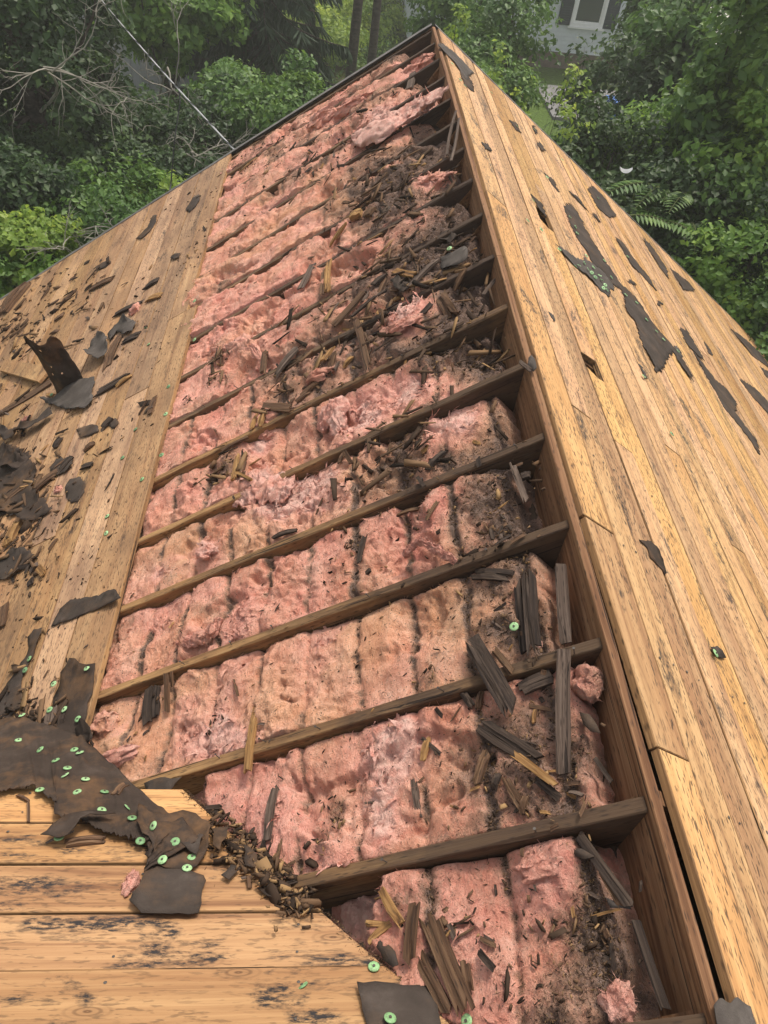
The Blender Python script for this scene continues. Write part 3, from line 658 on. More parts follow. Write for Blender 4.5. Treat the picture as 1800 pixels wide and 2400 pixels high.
# ------------------------------------------------------------------ loose tufts of insulation
def lump(plane, cx, cy, h, rad, seed, fresh=.6, dirt=.1, hue=.2, label='', group=None, rotz=0, res=64, shag=1.0):
    nu, nv = res, res // 2; u = np.linspace(0, 2 * np.pi, nu, endpoint=False); v = np.linspace(0, np.pi, nv)
    U, W = np.meshgrid(u, v, indexing='ij'); dx, dy, dz = np.cos(U) * np.sin(W), np.sin(U) * np.sin(W), np.cos(W)
    q0 = np.stack([dx, dy, dz], -1).reshape(-1, 3)
    def vf(q, f, o): return np.stack([fbm(q[:, 0] * f + seed + 11 * c_, q[:, 1] * f + 3 * c_, q[:, 2] * f + seed, o) for c_ in range(3)], -1)
    q1 = q0 * (1 + .25 * fbm(q0[:, 0] * 1.1 + seed, q0[:, 1] * 1.1, q0[:, 2] * 1.1, 2))[:, None] + .42 * vf(q0, 1.25, 2)
    q1 = q1 + .13 * shag * vf(q1, 3.0, 2) + .03 * vf(q1, 9.0, 2)
    P = q1 * np.array(rad); P[:, 2] = np.maximum(P[:, 2], -rad[2] * .5)
    idx = np.arange(nu * nv).reshape(nu, nv); jn = np.roll(idx, -1, 0)
    Fq = np.stack([idx[:, :-1], idx[:, 1:], jn[:, 1:], jn[:, :-1]], -1).reshape(-1, 4)
    n = len(P); A = {'dirt': np.clip(dirt + .35 * fbm(P[:, 0] * 14, P[:, 1] * 14, seed, 3), 0, 1.2), 'fresh': np.clip(fresh + .4 * fbm(P[:, 0] * 18, P[:, 1] * 18, seed + 3, 2), 0, 1), 'hue': np.full(n, hue)}
    M = MATS[plane] @ Matrix.Translation((cx, cy, h)) @ Matrix.Rotation(rotz, 4, 'Z')
    o = obj('insulation_tuft', npmesh('insulation_tuft', P, Fq, A, True), M_ins, M); tag(o, label, 'insulation', group); parent_world[o.name] = M
    N = vnormals(P, Fq); N *= np.sign((N * P).sum(1))[:, None]
    Vf, Ff, ii = fibres(P, N, int(700 * shag), (.003, .011), .00045)
    stuff(obj('fibres', npmesh('fibres', Vf, Ff, {k_: np.repeat(a[ii], 4) for k_, a in A.items()}), M_ins, M, o))
    return o
def lump_px(x, y, rad, seed, h=None, plane='L', c=dsp, **kw):
    a, b = on(plane, *c(x, y), 0.0)
    if h is None: h = surf_h(a, b) if plane == 'L' else BT
    a, b = on(plane, *c(x, y), h + rad[2] * .5)
    return lump(plane, a, b, h + rad[2] * .3, rad, seed, **kw)
def flap(plane, pts, label, seed, fresh=.8, dirt=.0, hue=.25, thick=.010, ns=70, nt=20):
    """torn sheet of fibreglass: pts = (px, py, halfwidth m, height m, curl)"""
    C = []
    for (x, y, w, h, cu) in pts:
        a, b = on(plane, *dsp(x, y), h); C.append((a, b, h, w, cu))
    C = np.array(C); t = np.linspace(0, 1, len(C)); tt = np.linspace(0, 1, ns); I = np.stack([np.interp(tt, t, C[:, j]) for j in range(5)], 1)
    for _ in range(3): I[1:-1] = (I[:-2] + 2 * I[1:-1] + I[2:]) / 4
    T = np.gradient(I[:, :2], axis=0); T /= np.linalg.norm(T, axis=1)[:, None]; Nn = np.stack([-T[:, 1], T[:, 0]], 1)
    q = np.linspace(-1, 1, nt); P = np.zeros((ns, nt, 3))
    for j, c in enumerate(q):
        wob = 1 + .55 * fbm(tt * 11, c * 2 + seed, 1, 3)
        P[:, j, 0] = I[:, 0] + Nn[:, 0] * c * I[:, 3] * wob; P[:, j, 1] = I[:, 1] + Nn[:, 1] * c * I[:, 3] * wob
        P[:, j, 2] = I[:, 2] + I[:, 4] * (c * c - .3) + .017 * fbm(tt * 10, c * 3 + seed, 5, 4)
    Bm = P.copy(); Bm[..., 2] -= thick * (1 - .7 * np.abs(q)[None, :] ** 3)
    idx = np.arange(ns * nt).reshape(ns, nt); o2 = ns * nt
    top = np.stack([idx[:-1, :-1], idx[1:, :-1], idx[1:, 1:], idx[:-1, 1:]], -1).reshape(-1, 4)
    bd = np.concatenate([idx[:, 0], idx[-1, 1:], idx[-2::-1, -1], idx[0, -2:0:-1]]); bn = np.roll(bd, -1)
    Fq = np.concatenate([top, (top + o2)[:, ::-1], np.stack([bd, bd + o2, bn + o2, bn], -1)])
    Pf = np.concatenate([P.reshape(-1, 3), Bm.reshape(-1, 3)]); n = len(Pf)
    A = {'dirt': np.clip(dirt + .3 * fbm(Pf[:, 0] * 12, Pf[:, 1] * 12, seed, 3), 0, 1), 'fresh': np.clip(fresh + .3 * fbm(Pf[:, 0] * 15, Pf[:, 1] * 15, seed, 2), 0, 1), 'hue': np.full(n, hue)}
    o = obj('insulation_flap', npmesh('insulation_flap', Pf, Fq, A, True), M_ins, MATS[plane]); tag(o, label, 'insulation'); parent_world[o.name] = MATS[plane].copy()
    N = np.tile([0, 0, 1.], (n, 1)); Vf, Ff, ii = fibres(Pf[:ns * nt], N, 1600, (.003, .010))
    stuff(obj('fibres', npmesh('fibres', Vf, Ff, {k_: np.repeat(a[ii], 4) for k_, a in A.items()}), M_ins, MATS[plane], o))
flap('L', [(758, 298, .05, .02, .01), (795, 278, .12, .06, -.04), (838, 266, .14, .08, -.06), (872, 262, .06, .05, .02), (905, 240, .07, .04, .03), (930, 222, .10, .05, .03), (948, 206, .09, .10, .02)], 'large whitish-pink flap of insulation curled up near the top of the roof', 3.1, 1.0, -.3)
flap('L', [(440, 770, .02, -.02, -.01), (470, 752, .03, .005, -.02), (510, 742, .032, .015, -.02), (545, 748, .028, .01, -.02), (562, 775, .022, .0, -.01), (556, 800, .016, -.02, -.01)], 'pale pink arched curl of insulation lying over a rafter, left of the splinters', 5.0, .55, .05)
flap('L', [(690, 930, .03, -.03, .0), (705, 890, .05, .01, -.02), (730, 862, .05, .02, -.03), (722, 905, .04, .01, -.02), (740, 940, .03, -.02, 0)], 'bright pink folded lip at the left end of the torn-out hollow', 6.6, .8, -.2, .0)
flap('L', [(505, 1085, .03, -.02, .0), (540, 1062, .06, .008, -.02), (585, 1050, .07, .012, -.02), (625, 1062, .05, .006, -.01)], 'pale salmon fluffy lip of torn insulation, fifth bay from the bottom', 8.0, .85, -.2, .6)
flap('L', [(870, 1200, .008, -.01, 0), (905, 1165, .014, .01, -.01), (935, 1180, .016, .012, -.01), (965, 1200, .014, .01, -.008), (985, 1215, .01, .0, 0)], 'thin pink twist of insulation beside the dark chips, fourth bay from the bottom', 9.3, .6, .15)
flap('L', [(385, 1390, .02, -.02, 0), (420, 1378, .03, .008, -.02), (455, 1360, .028, .012, -.02), (475, 1335, .016, .0, 0)], 'rose pink folded flap of insulation in the fourth bay, left end', 4.2, .45, .1, .1)
L_ = lambda x, y, rad, sd, label, **kw: lump_px(x, y, rad, sd, label=label, **kw)
L_(722, 900, (.05, .03, .055), 1.5, 'upright vivid pink tuft at the edge of the torn-out hollow', fresh=.7, dirt=0)
L_(940, 395, (.06, .10, .05), 2.5, 'brownish pink shaggy tuft near the ridge in the twelfth bay', fresh=.25, dirt=.3, shag=1.5)
L_(905, 140, (.07, .12, .05), 3.5, 'shaggy bright pink tuft in the last bay under the apex', fresh=.5, dirt=.1, shag=1.6)
L_(700, 255, (.07, .12, .05), 4.5, 'shaggy pink tuft against the gable end drip edge', fresh=.35, dirt=.15, shag=1.6)
L_(760, 225, (.06, .14, .045), 4.9, 'long pink tuft along the gable end, above the whitish flap', fresh=.4, dirt=.15, shag=1.6)
L_(445, 1192, (.035, .045, .022), 5.5, 'small whitish lump of insulation, fifth bay, left part', fresh=1.0, dirt=-.2, hue=.3)
L_(1272, 1475, (.045, .04, .028), 6.9, 'crumpled brown-pink wad of insulation against the ridge board', fresh=.1, dirt=.5, hue=.2)
L_(250, 1635, (.035, .085, .02), 7.5, 'torn pink strip of insulation lying on the valley felt', fresh=.55, dirt=0, plane='L')
L_(225, 1562, (.045, .05, .03), 8.5, 'folded tan-pink wad of insulation at the rafter end by the valley', fresh=.2, dirt=.25, hue=.7)
L_(1165, 1872, (.03, .05, .018), 9.5, 'pale curled tuft on the lowest batt, below the nearest rafter', fresh=.6, dirt=.1)
L_(1335, 2165, (.035, .03, .022), 10.5, 'pale pink tuft at the bottom edge by the ridge board', fresh=.75, dirt=.1)
L_(1160, 1395, (.016, .016, .012), 11.2, 'tiny pale pink scrap of insulation beside the long strip near the ridge', fresh=.9, dirt=0, res=24, shag=.3)
L_(290, 668, (.05, .04, .03), 12.5, 'small pink tuft on the west deck boards, farthest from the camera', fresh=.6, dirt=0, res=30, shag=.5)
L_(125, 1057, (.022, .025, .016), 13.5, 'small pink tuft on the west deck boards among brown splinters', fresh=.6, dirt=0, res=30, shag=.4)
L_(55, 905 / 1.0, (.02, .035, .018), 14.5, 'small pink tuft beside the curled felt on the west deck', fresh=.7, dirt=0, res=30, shag=.4)
L_(285, 1920 / 1.0 - 15, (.02, .04, .02), 15.5, 'pink tuft wedged in the torn valley felt', fresh=.4, dirt=.2, res=30, shag=.5, plane='F')
L_(870, 700, (.03, .08, .02), 16.5, 'bright pink ragged tuft, ninth bay, right part', fresh=.4, dirt=.1, shag=1.2)
L_(690, 810, (.03, .07, .025), 17.5, 'brown dusty tuft under the curved plank, eighth bay', fresh=.1, dirt=.45, shag=1.2)
L_(580, 930, (.05, .05, .02), 18.5, 'ragged pink tuft by the golden splinters, sixth bay', fresh=.3, dirt=.2, shag=1.3)

# ------------------------------------------------------------------ planks and splinters
WOODS = {'rot': M_rot, 'brown': M_brown, 'gold': M_gold, 'grey': M_greyw}
def splinter_mesh(name, L, W, T, seed, strips=3, rag=.18):
    """split wood: side-by-side slivers of unequal length with pointed, broken ends; local x = length"""
    r = random.Random(seed); V, F = [], []; edges = [0] + sorted(r.uniform(.15, .85) for _ in range(strips - 1)) + [1]
    bow = r.uniform(-.03, .03) * L
    for i in range(strips):
        y0, y1 = -W / 2 + W * edges[i], -W / 2 + W * edges[i + 1]; dz = r.uniform(-.18, .18) * T; th = T * r.uniform(.75, 1.1)
        a0, a1 = -L / 2 + L * rag * r.random(), -L / 2 + L * rag * r.random(); b0, b1 = L / 2 - L * rag * r.random(), L / 2 - L * rag * r.random()
        b = len(V); st = 4
        for j in range(st):
            f = j / (st - 1); xa, xb = a0 + (b0 - a0) * f, a1 + (b1 - a1) * f; z = dz + bow * (1 - (2 * f - 1) ** 2); tp = 1 if 0 < j < st - 1 else r.uniform(.25, .9); wo = r.uniform(-.04, .04) * W
            V += [(xa, y0 + wo, z), (xb, y1 + wo, z + r.uniform(-.1, .1) * T), (xb, y1 + wo, z + th * tp), (xa, y0 + wo, z + th * tp * r.uniform(.8, 1.05))]
            if j:
                c = b + (j - 1) * 4; d = b + j * 4
                for q in range(4): F.append((c + q, c + (q + 1) % 4, d + (q + 1) % 4, d + q))
        F += [(b, b + 3, b + 2, b + 1), tuple(b + (st - 1) * 4 + q for q in range(4))]
    F = [f[::-1] for f in F]
    return pymesh(name, V, F)
def frame_on(plane, a, b, ha, hb):
    M = MATS[plane]; A = Vector((*a, ha)); B = Vector((*b, hb)); x = (B - A).normalized(); z = Vector((0, 0, 1)); y = z.cross(x).normalized(); z = x.cross(y)
    c = (A + B) / 2; return M @ Matrix(((x.x, y.x, z.x, c.x), (x.y, y.y, z.y, c.y), (x.z, y.z, z.z, c.z), (0, 0, 0, 1))), (B - A).length
def plank(c, p, q, wpx, wood, label, plane='L', h=None, T=.014, strips=3, rag=.16, name='broken_plank', dh=(0, 0)):
    P, Q = c(*p), c(*q)
    a0, b0 = on(plane, *P), on(plane, *Q); mid = ((a0[0] + b0[0]) / 2, (a0[1] + b0[1]) / 2)
    if h is None:
        if plane == 'L': ha, hb = surf_h(*a0) + .006, surf_h(*b0) + .006; hm = surf_h(*mid) + .006; lift = max(0, hm - (ha + hb) / 2); ha += lift; hb += lift
        else: ha = hb = BT + .004
    else: ha = hb = h
    ha += dh[0]; hb += dh[1]
    a, b = on(plane, *P, ha), on(plane, *Q, hb)
    wp = to_world(plane, np.array([[*mid, 0]]))[0]; depth = (wp - CAMP) @ CR[2]
    W = wpx * depth / FPX * 1.12
    M, L = frame_on(plane, a, b, ha, hb)
    o = obj(name, splinter_mesh(name, L, W, min(T, W * .8), hash((p, q)) % 99991, strips, rag), WOODS[wood], M)
    return tag(o, label, 'plank' if name == 'broken_plank' else 'splinter', 'broken planks strewn over the roof')
c3 = crop(700, 1250, 2.074); c5 = crop(700, 1850, 1.843); c4 = crop(0, 1800, 1.843); c0 = crop(0, 1200, 2.37); cr3 = crop(1100, 750, 4.0975); c2 = crop(350, 900, 1.843); cm = crop(400, 400, 2.074); cL = crop(0, 600, 2.37)
PL = [
 (c3, (840, 510), (1060, 890), 40, 'rot', 'wide grey-black broken plank crossing the second rafter from the bottom', {}),
 (c3, (870, 920), (1200, 1140), 38, 'rot', 'charcoal ridged plank lying slantwise on the second bay', {}),
 (c3, (1035, 1062), (1262, 1232), 17, 'gold', 'golden-edged splinter along the lower edge of the charcoal plank', {'dh': (.012, .012)}),
 (c3, (1140, 1180), (1280, 1300), 18, 'rot', 'short black plank end below the golden-edged splinter', {}),
 (c3, (1292, 560), (1292, 1190), 29, 'grey', 'long upright weathered lath crossing the second rafter near the ridge', {'h': .012, 'dh': (.012, -.045), 'strips': 2, 'rag': .04}),
 (c3, (1275, 145), (1300, 540), 25, 'grey', 'long weathered lath in the third bay, nearest the ridge board', {'strips': 2, 'rag': .05}),
 (c3, (1120, 175), (1150, 600), 30, 'rot', 'deeply grained black plank in the third bay beside the green cap', {'strips': 4}),
 (c3, (1060, 215), (1098, 600), 15, 'rot', 'narrow black splinter just left of the grained black plank, third bay', {'strips': 2}),
 (c3, (838, 200), (1045, 212), 26, 'rot', 'curled black slab under the third rafter from the bottom', {'strips': 3}),
 (c3, (950, 565), (1050, 690), 16, 'brown', 'short brown splinter against the upper side of the second rafter', {}),
 (c3, (605, 1115), (636, 985), 12, 'gold', 'thin golden splinter in the second bay, left of the planks', {'strips': 2}),
 (c3, (862, 1235), (922, 1050), 18, 'brown', 'ragged brown splinter in the middle of the second bay', {}),
 (c3, (1000, 1180), (1112, 1375), 18, 'brown', 'slanting brown splinter resting near the nearest full rafter', {}),
 (c3, (560, 1180), (590, 1395), 13, 'grey', 'thin grey splinter in the second bay beside the pale pink patch', {'strips': 2}),
 (c3, (1145, 935), (1152, 850), 8, 'gold', 'tiny upright golden sliver in the second bay', {'strips': 1}),
 (c3, (1185, 755), (1195, 660), 11, 'brown', 'pointed brown sliver standing below the second rafter', {'strips': 1, 'dh': (0, .03)}),
 (c3, (800, 775), (850, 850), 16, 'rot', 'small black splinter under the second rafter, left of the wide plank', {}),
 (c3, (875, 860), (890, 770), 12, 'brown', 'small upright brown splinter under the second rafter', {}),
 (c3, (1085, 1375), (1110, 1270), 12, 'brown', 'small brown splinter touching the nearest full rafter', {}),
 (c3, (950, 1255), (980, 1165), 14, 'rot', 'dark splinter beside the ragged brown one in the second bay', {}),
 (c3, (1430, 1080), (1530, 1220), 10, 'rot', 'thin dark splinter by the ridge board, second bay', {'strips': 2}),
 (c3, (1060, 770), (1250, 690), 34, 'rot', 'rotten black board scrap tucked below the second rafter', {'strips': 4}),
 (c5, (1208, 190), (1440, 515), 22, 'rot', 'long dark plank leaning beside the ridge board in the lowest bay', {'strips': 2, 'rag': .06}),
 (c5, (1300, 345), (1400, 525), 12, 'brown', 'thin brown splinter parallel to the long dark plank, lowest bay', {}),
 (c5, (358, 435), (472, 625), 17, 'gold', 'golden pointed splinter on the torn corner of the lowest batt', {'strips': 2, 'rag': .3, 'dh': (.02, .02)}),
 (c5, (505, 478), (476, 772), 27, 'brown', 'flat brown plank standing out in the middle of the splinters, lowest bay', {'dh': (.03, .015)}),
 (c5, (552, 520), (740, 992), 42, 'brown', 'largest broken plank, grey-brown, at the bottom of the lowest bay', {'strips': 4, 'dh': (.012, .012)}),
 (c5, (500, 680), (660, 985), 28, 'brown', 'plank with pale broken tip left of the largest one, lowest bay', {}),
 (c5, (290, 668), (440, 558), 14, 'gold', 'golden splinter crossing under the flat brown plank, lowest bay', {'strips': 2}),
 (c5, (280, 580), (400, 590), 12, 'gold', 'short golden splinter near the cut edge of the front deck', {'strips': 2}),
 (c5, (722, 740), (746, 882), 17, 'brown', 'short brown plank right of the largest one, lowest bay', {'strips': 2}),
 (c5, (775, 695), (858, 792), 14, 'rot', 'short black plank alone on clean pink insulation, lowest bay', {'strips': 2, 'dh': (.01, .01)}),
 (c5, (780, 640), (855, 680), 10, 'brown', 'small brown chip above the lone black plank', {'strips': 2}),
 (c5, (1455, 560), (1590, 960), 20, 'rot', 'dark board edge along the foot of the ridge board, lowest bay', {'strips': 2, 'rag': .05}),
 (c5, (965, 295), (970, 250), 7, 'brown', 'tiny upright splinter below the nearest full rafter', {'strips': 1, 'dh': (.02, 0)}),
 (c5, (520, 110), (500, 0), 9, 'grey', 'tiny grey sliver above the nearest full rafter', {'strips': 1}),
 (c4, (1190, 88), (1155, 325), 19, 'grey', 'ridged grey plank lying upright in the second bay at left', {'strips': 2, 'rag': .05}),
 (c4, (780, 200), (980, 180), 22, 'rot', 'bark-like black slab at the left end of the second bay', {'strips': 4}),
 (c4, (70, 118), (130, 150), 6, 'brown', 'thin bent splinter on the front deck boards', {'plane': 'F', 'strips': 1}),
 (c4, (122, 140), (124, 240), 6, 'brown', 'thin straight splinter on the front deck, pointing down', {'plane': 'F', 'strips': 1}),
 (c4, (490, 130), (550, 70), 16, 'brown', 'small brown chip on the valley felt', {'plane': 'F', 'strips': 2}),
 (c4, (275, 330), (460, 310), 20, 'brown', 'flat brown slab under the torn flap of valley felt', {'plane': 'F', 'strips': 3}),
 (c4, (180, 335), (330, 270), 5, 'grey', 'thin grey sliver beside the torn felt flap, front deck', {'plane': 'F', 'strips': 1}),
 (c0, (1437, 1060), (1378, 1460), 17, 'gold', 'golden stick laid across the second rafter, left half', {'h': .006, 'dh': (-.03, -.005), 'strips': 2, 'rag': .1}),
 (c0, (926, 885), (932, 1132), 11, 'brown', 'upright brown lath below the third rafter, left end', {'strips': 2}),
 (c0, (955, 880), (958, 975), 6, 'brown', 'short sliver right of the upright brown lath', {'strips': 1}),
 (c0, (855, 960), (840, 1180), 40, 'rot', 'wide crumbling grey-brown slab in the third bay, left end', {'strips': 5}),
 (c0, (1295, 915), (1325, 1028), 5, 'brown', 'thin brown sliver in the third bay, middle left', {'strips': 1}),
 (cr3, (412, 1370), (560, 1765), 13, 'grey', 'rough weathered lath by the ridge in the fourth bay', {'strips': 2}),
 (cr3, (470, 1540), (600, 1480), 20, 'rot', 'dark rotten block behind the rough lath, fourth bay', {'strips': 3}),
 (cr3, (480, 400), (600, 495), 8, 'grey', 'small grey chip lying over the ridge board', {'h': .03, 'strips': 2}),
 (c2, (1195, 375), (1282, 290), 14, 'rot', 'lone dark plank on the brown-dusted batt, fifth bay', {'strips': 2}),
 (c2, (522, 672), (652, 630), 10, 'rot', 'narrow dark strip along the fourth rafter from the bottom', {'strips': 2}),
 (c2, (480, 100), (632, 108), 20, 'brown', 'curved brown plank in the eighth bay, left of the hollow', {'strips': 3}),
 (c2, (440, 200), (465, 130), 10, 'gold', 'small golden splinter below the curved brown plank', {}),
 (c2, (480, 190), (500, 125), 12, 'gold', 'second small golden splinter below the curved brown plank', {}),
 (c2, (365, 420), (385, 300), 11, 'gold', 'upright golden splinter, seventh bay, left part', {'strips': 2}),
 (c2, (395, 420), (420, 310), 9, 'brown', 'brown splinter right of the upright golden one, seventh bay', {'strips': 2}),
 (c2, (380, 385), (445, 420), 8, 'gold', 'golden splinter lying at the foot of the upright one, seventh bay', {'strips': 2}),
 (c2, (300, 300), (440, 225), 10, 'brown', 'brown splinter along the sixth rafter, left part', {'strips': 2}),
 (c2, (815, 350), (860, 280), 9, 'brown', 'brown chip at the middle of the dusty sixth bay', {'strips': 2}),
 (c2, (840, 285), (880, 355), 9, 'brown', 'crossed brown chip at the middle of the dusty sixth bay', {'strips': 2}),
 (c2, (1070, 570), (1172, 538), 9, 'brown', 'dark splinter near the chips of the fourth bay', {'strips': 2}),
 (c2, (930, 830), (960, 800), 9, 'rot', 'short black chip in the wrinkled fourth bay', {'strips': 1}),
 (c2, (905, 780), (935, 650), 9, 'rot', 'narrow black splinter in a crease of the fourth bay', {'strips': 2}),
 (c2, (1160, 405), (1190, 445), 8, 'rot', 'short black chip on the fifth rafter', {'strips': 1}),
 (c2, (720, 570), (755, 485), 4, 'brown', 'thin brown sliver on the pale torn patch, fifth bay', {'strips': 1}),
 (c2, (630, 85), (700, 30), 9, 'brown', 'brown splinter right above the curved plank, eighth bay', {'strips': 2}),
 (cm, (882, 240), (935, 215), 20, 'gold', 'tan wooden block in the eleventh bay near the dark felt', {'strips': 1, 'T': .03, 'rag': .03}),
 (cm, (950, 230), (990, 180), 20, 'brown', 'brown block beside the tan wooden block', {'strips': 2, 'T': .025}),
 (cm, (632, 580), (695, 455), 16, 'grey', 'flat grey plank laid over the tenth rafter', {'strips': 2, 'rag': .06}),
 (cm, (762, 605), (772, 435), 14, 'gold', 'golden splinter right of the flat grey plank', {'strips': 3}),
 (cm, (735, 610), (745, 480), 8, 'brown', 'thin brown splinter between grey plank and golden splinter', {'strips': 2}),
 (cm, (788, 762), (945, 588), 19, 'brown', 'long brown plank propped over the ninth rafter', {'strips': 2, 'rag': .05, 'dh': (.01, .02)}),
 (cm, (905, 728), (965, 980), 15, 'brown', 'long brown splinter pointing down across the eighth bay', {'strips': 2}),
 (cm, (500, 1015), (632, 848), 17, 'grey', 'pale weathered board scrap over the eighth rafter', {'strips': 3, 'rag': .2}),
 (cm, (452, 995), (464, 880), 13, 'brown', 'short upright plank left of the pale weathered scrap', {'strips': 2}),
 (cm, (1082, 488), (1200, 512), 14, 'gold', 'tan plank at the top of the dark splinter heap', {'strips': 2}),
 (cm, (1160, 572), (1312, 420), 16, 'grey', 'grey plank across the dark splinter heap, beside the felt', {'strips': 2}),
 (cm, (1312, 605), (1375, 715), 28, 'brown', 'crumbling brown chunk in the ninth bay near the ridge', {'strips': 4, 'T': .03}),
 (cm, (1370, 605), (1442, 470), 11, 'brown', 'thin splinter standing on the ninth rafter near the ridge', {'strips': 2}),
 (cm, (865, 722), (1060, 572), 8, 'rot', 'thin long dark splinter beside the long brown plank', {'strips': 2}),
 (cm, (980, 560), (1050, 500), 14, 'rot', 'dark plank end at the left of the splinter heap', {'strips': 2}),
 (cm, (1010, 610), (1050, 520), 12, 'brown', 'brown splinter inside the dark heap', {'strips': 2}),
 (cm, (920, 690), (1000, 650), 14, 'brown', 'brown chip at the lower end of the dark heap', {'strips': 2}),
 (cm, (770, 380), (850, 260), 9, 'gold', 'golden splinter in the tenth bay, lower of a pair', {'strips': 3}),
 (cm, (800, 340), (860, 250), 8, 'gold', 'golden splinter in the tenth bay, upper of a pair', {'strips': 3}),
 (cm, (770, 1000), (800, 880), 12, 'brown', 'brown plank end in the splinter pile of the eighth bay', {'strips': 2}),
 (cm, (840, 960), (890, 900), 12, 'gold', 'tan splinter in the splinter pile of the eighth bay', {'strips': 2}),
 (cm, (620, 1110), (740, 1010), 10, 'brown', 'brown splinter beside the dusty tuft of the eighth bay', {'strips': 2}),
 (cm, (740, 930), (790, 860), 14, 'gold', 'tan block in the splinter pile of the eighth bay', {'strips': 2}),
 (cL, (490, 195), (642, 118), 16, 'brown', 'brown splinter on the far west deck with pink fluff under it', {}),
 (cL, (335, 272), (430, 180), 14, 'brown', 'brown chip on the far west deck, left of the tuft', {}),
 (cL, (630, 335), (800, 255), 14, 'rot', 'dark lath lying beside the far pink tuft, west deck', {'strips': 2}),
 (cL, (810, 250), (905, 215), 16, 'gold', 'tan splinter right of the far pink tuft, west deck', {}),
 (cL, (795, 185), (885, 130), 18, 'rot', 'dark chip high on the west deck', {}),
 (cL, (680, 478), (785, 430), 20, 'rot', 'dark slab under the grey felt scraps, west deck', {}),
 (cL, (585, 640), (675, 430), 18, 'brown', 'brown plank leaning by the curled felt, west deck', {'strips': 2}),
 (cL, (520, 775), (725, 658), 24, 'rot', 'ragged black plank right of the curled felt, west deck', {'strips': 4}),
 (cL, (640, 735), (735, 660), 8, 'gold', 'pale splinter on the ragged black plank, west deck', {'strips': 2}),
 (cL, (0, 875), (300, 690), 26, 'brown', 'long brown board at the left edge below the curled felt', {'strips': 2, 'rag': .05}),
 (cL, (0, 1260), (165, 1085), 26, 'rot', 'long dark splinter at the left edge of the photograph', {}),
 (cL, (15, 335), (165, 150), 24, 'brown', 'bundle of brown boards at the far left corner of the roof', {'strips': 5, 'T': .06}),
 (cL, (330, 1195), (412, 1110), 22, 'rot', 'dark chip above the round felt scrap, west deck', {}),
 (cL, (180, 1320), (325, 1195), 22, 'brown', 'brown plank left of the round felt scrap', {'strips': 2}),
 (cL, (448, 1182), (525, 1155), 12, 'rot', 'short black chip right above the round felt scrap', {'strips': 2}),
 (cL, (832, 885), (866, 775), 12, 'brown', 'narrow brown chip near the cut edge of the west deck', {'strips': 2}),
 (cL, (0, 1400), (185, 1255), 16, 'brown', 'brown splinter at the left edge below the long dark one', {'strips': 2}),
 (cL, (305, 1070), (345, 1005), 16, 'rot', 'oval dark chip in the middle of the west deck', {'strips': 2}),
 (cL, (465, 1085), (535, 1030), 14, 'brown', 'brown chip below the small felt scrap, west deck', {'strips': 2}),
 (cL, (570, 960), (625, 900), 18, 'rot', 'black chip right of the small felt scrap, west deck', {'strips': 2}),
 (cL, (300, 365), (360, 320), 14, 'brown', 'small brown chip far up the west deck', {'strips': 2}),
 (c0, (45, 195), (110, 65), 26, 'gold', 'tan block among debris at the left edge', {'strips': 2, 'T': .03}),
 (c0, (0, 670), (30, 500), 24, 'brown', 'brown plank end at the left edge, above the felt strip', {'strips': 2}),
 (c0, (0, 1240), (160, 1150), 14, 'rot', 'dark lath on the valley felt at the left edge', {'strips': 2}),
 (c0, (215, 310), (250, 350), 16, 'gold', 'short tan chip on the lower west deck', {'strips': 2}),
 (c0, (265, 225), (325, 140), 6, 'brown', 'thin sliver on the lower west deck', {'strips': 1}),
 (c0, (275, 1240), (300, 1080), 26, 'grey', 'grey crumbly slab on the valley felt by the rafter end', {'strips': 3}),
 (c0, (345, 1190), (365, 1110), 16, 'rot', 'dark chip right of the grey crumbly slab', {'strips': 2}),
 (dsp, (885, 195), (893, 160), 14, 'grey', 'short wooden scrap standing across the second bay from the gable end', {'h': -.02, 'T': .03, 'strips': 1, 'rag': .02}),
 (dsp, (1130, 1000), (1112, 1012), 8, 'brown', 'small chip on the fifth rafter near the ridge', {'strips': 1}),
 (dsp, (965, 335), (985, 240), 5, 'grey', 'thin lath leaning on the ridge board near the apex, left of a pair', {'h': .02, 'strips': 1, 'rag': .02}),
 (dsp, (975, 350), (992, 255), 5, 'grey', 'thin lath leaning on the ridge board near the apex, right of a pair', {'h': .025, 'strips': 1, 'rag': .02}),
]
for (c, p, q, w, wd, lab, kw) in PL: plank(c, p, q, w, wd, lab, **kw)
# the broad tan board scrap on the west deck
P4 = [on('L', *cL(x, y), .05) for x, y in ((0, 640), (35, 578), (295, 622), (220, 705))]
x0, y0 = P4[0]
o = obj('board_scrap', prism('board_scrap', [(a - x0, b - y0) for a, b in P4], 0, .022), M_deckL, ML @ Matrix.Translation((x0, y0, .04))); tag(o, 'broad tan board scrap at the left edge beside the curled felt', 'board')

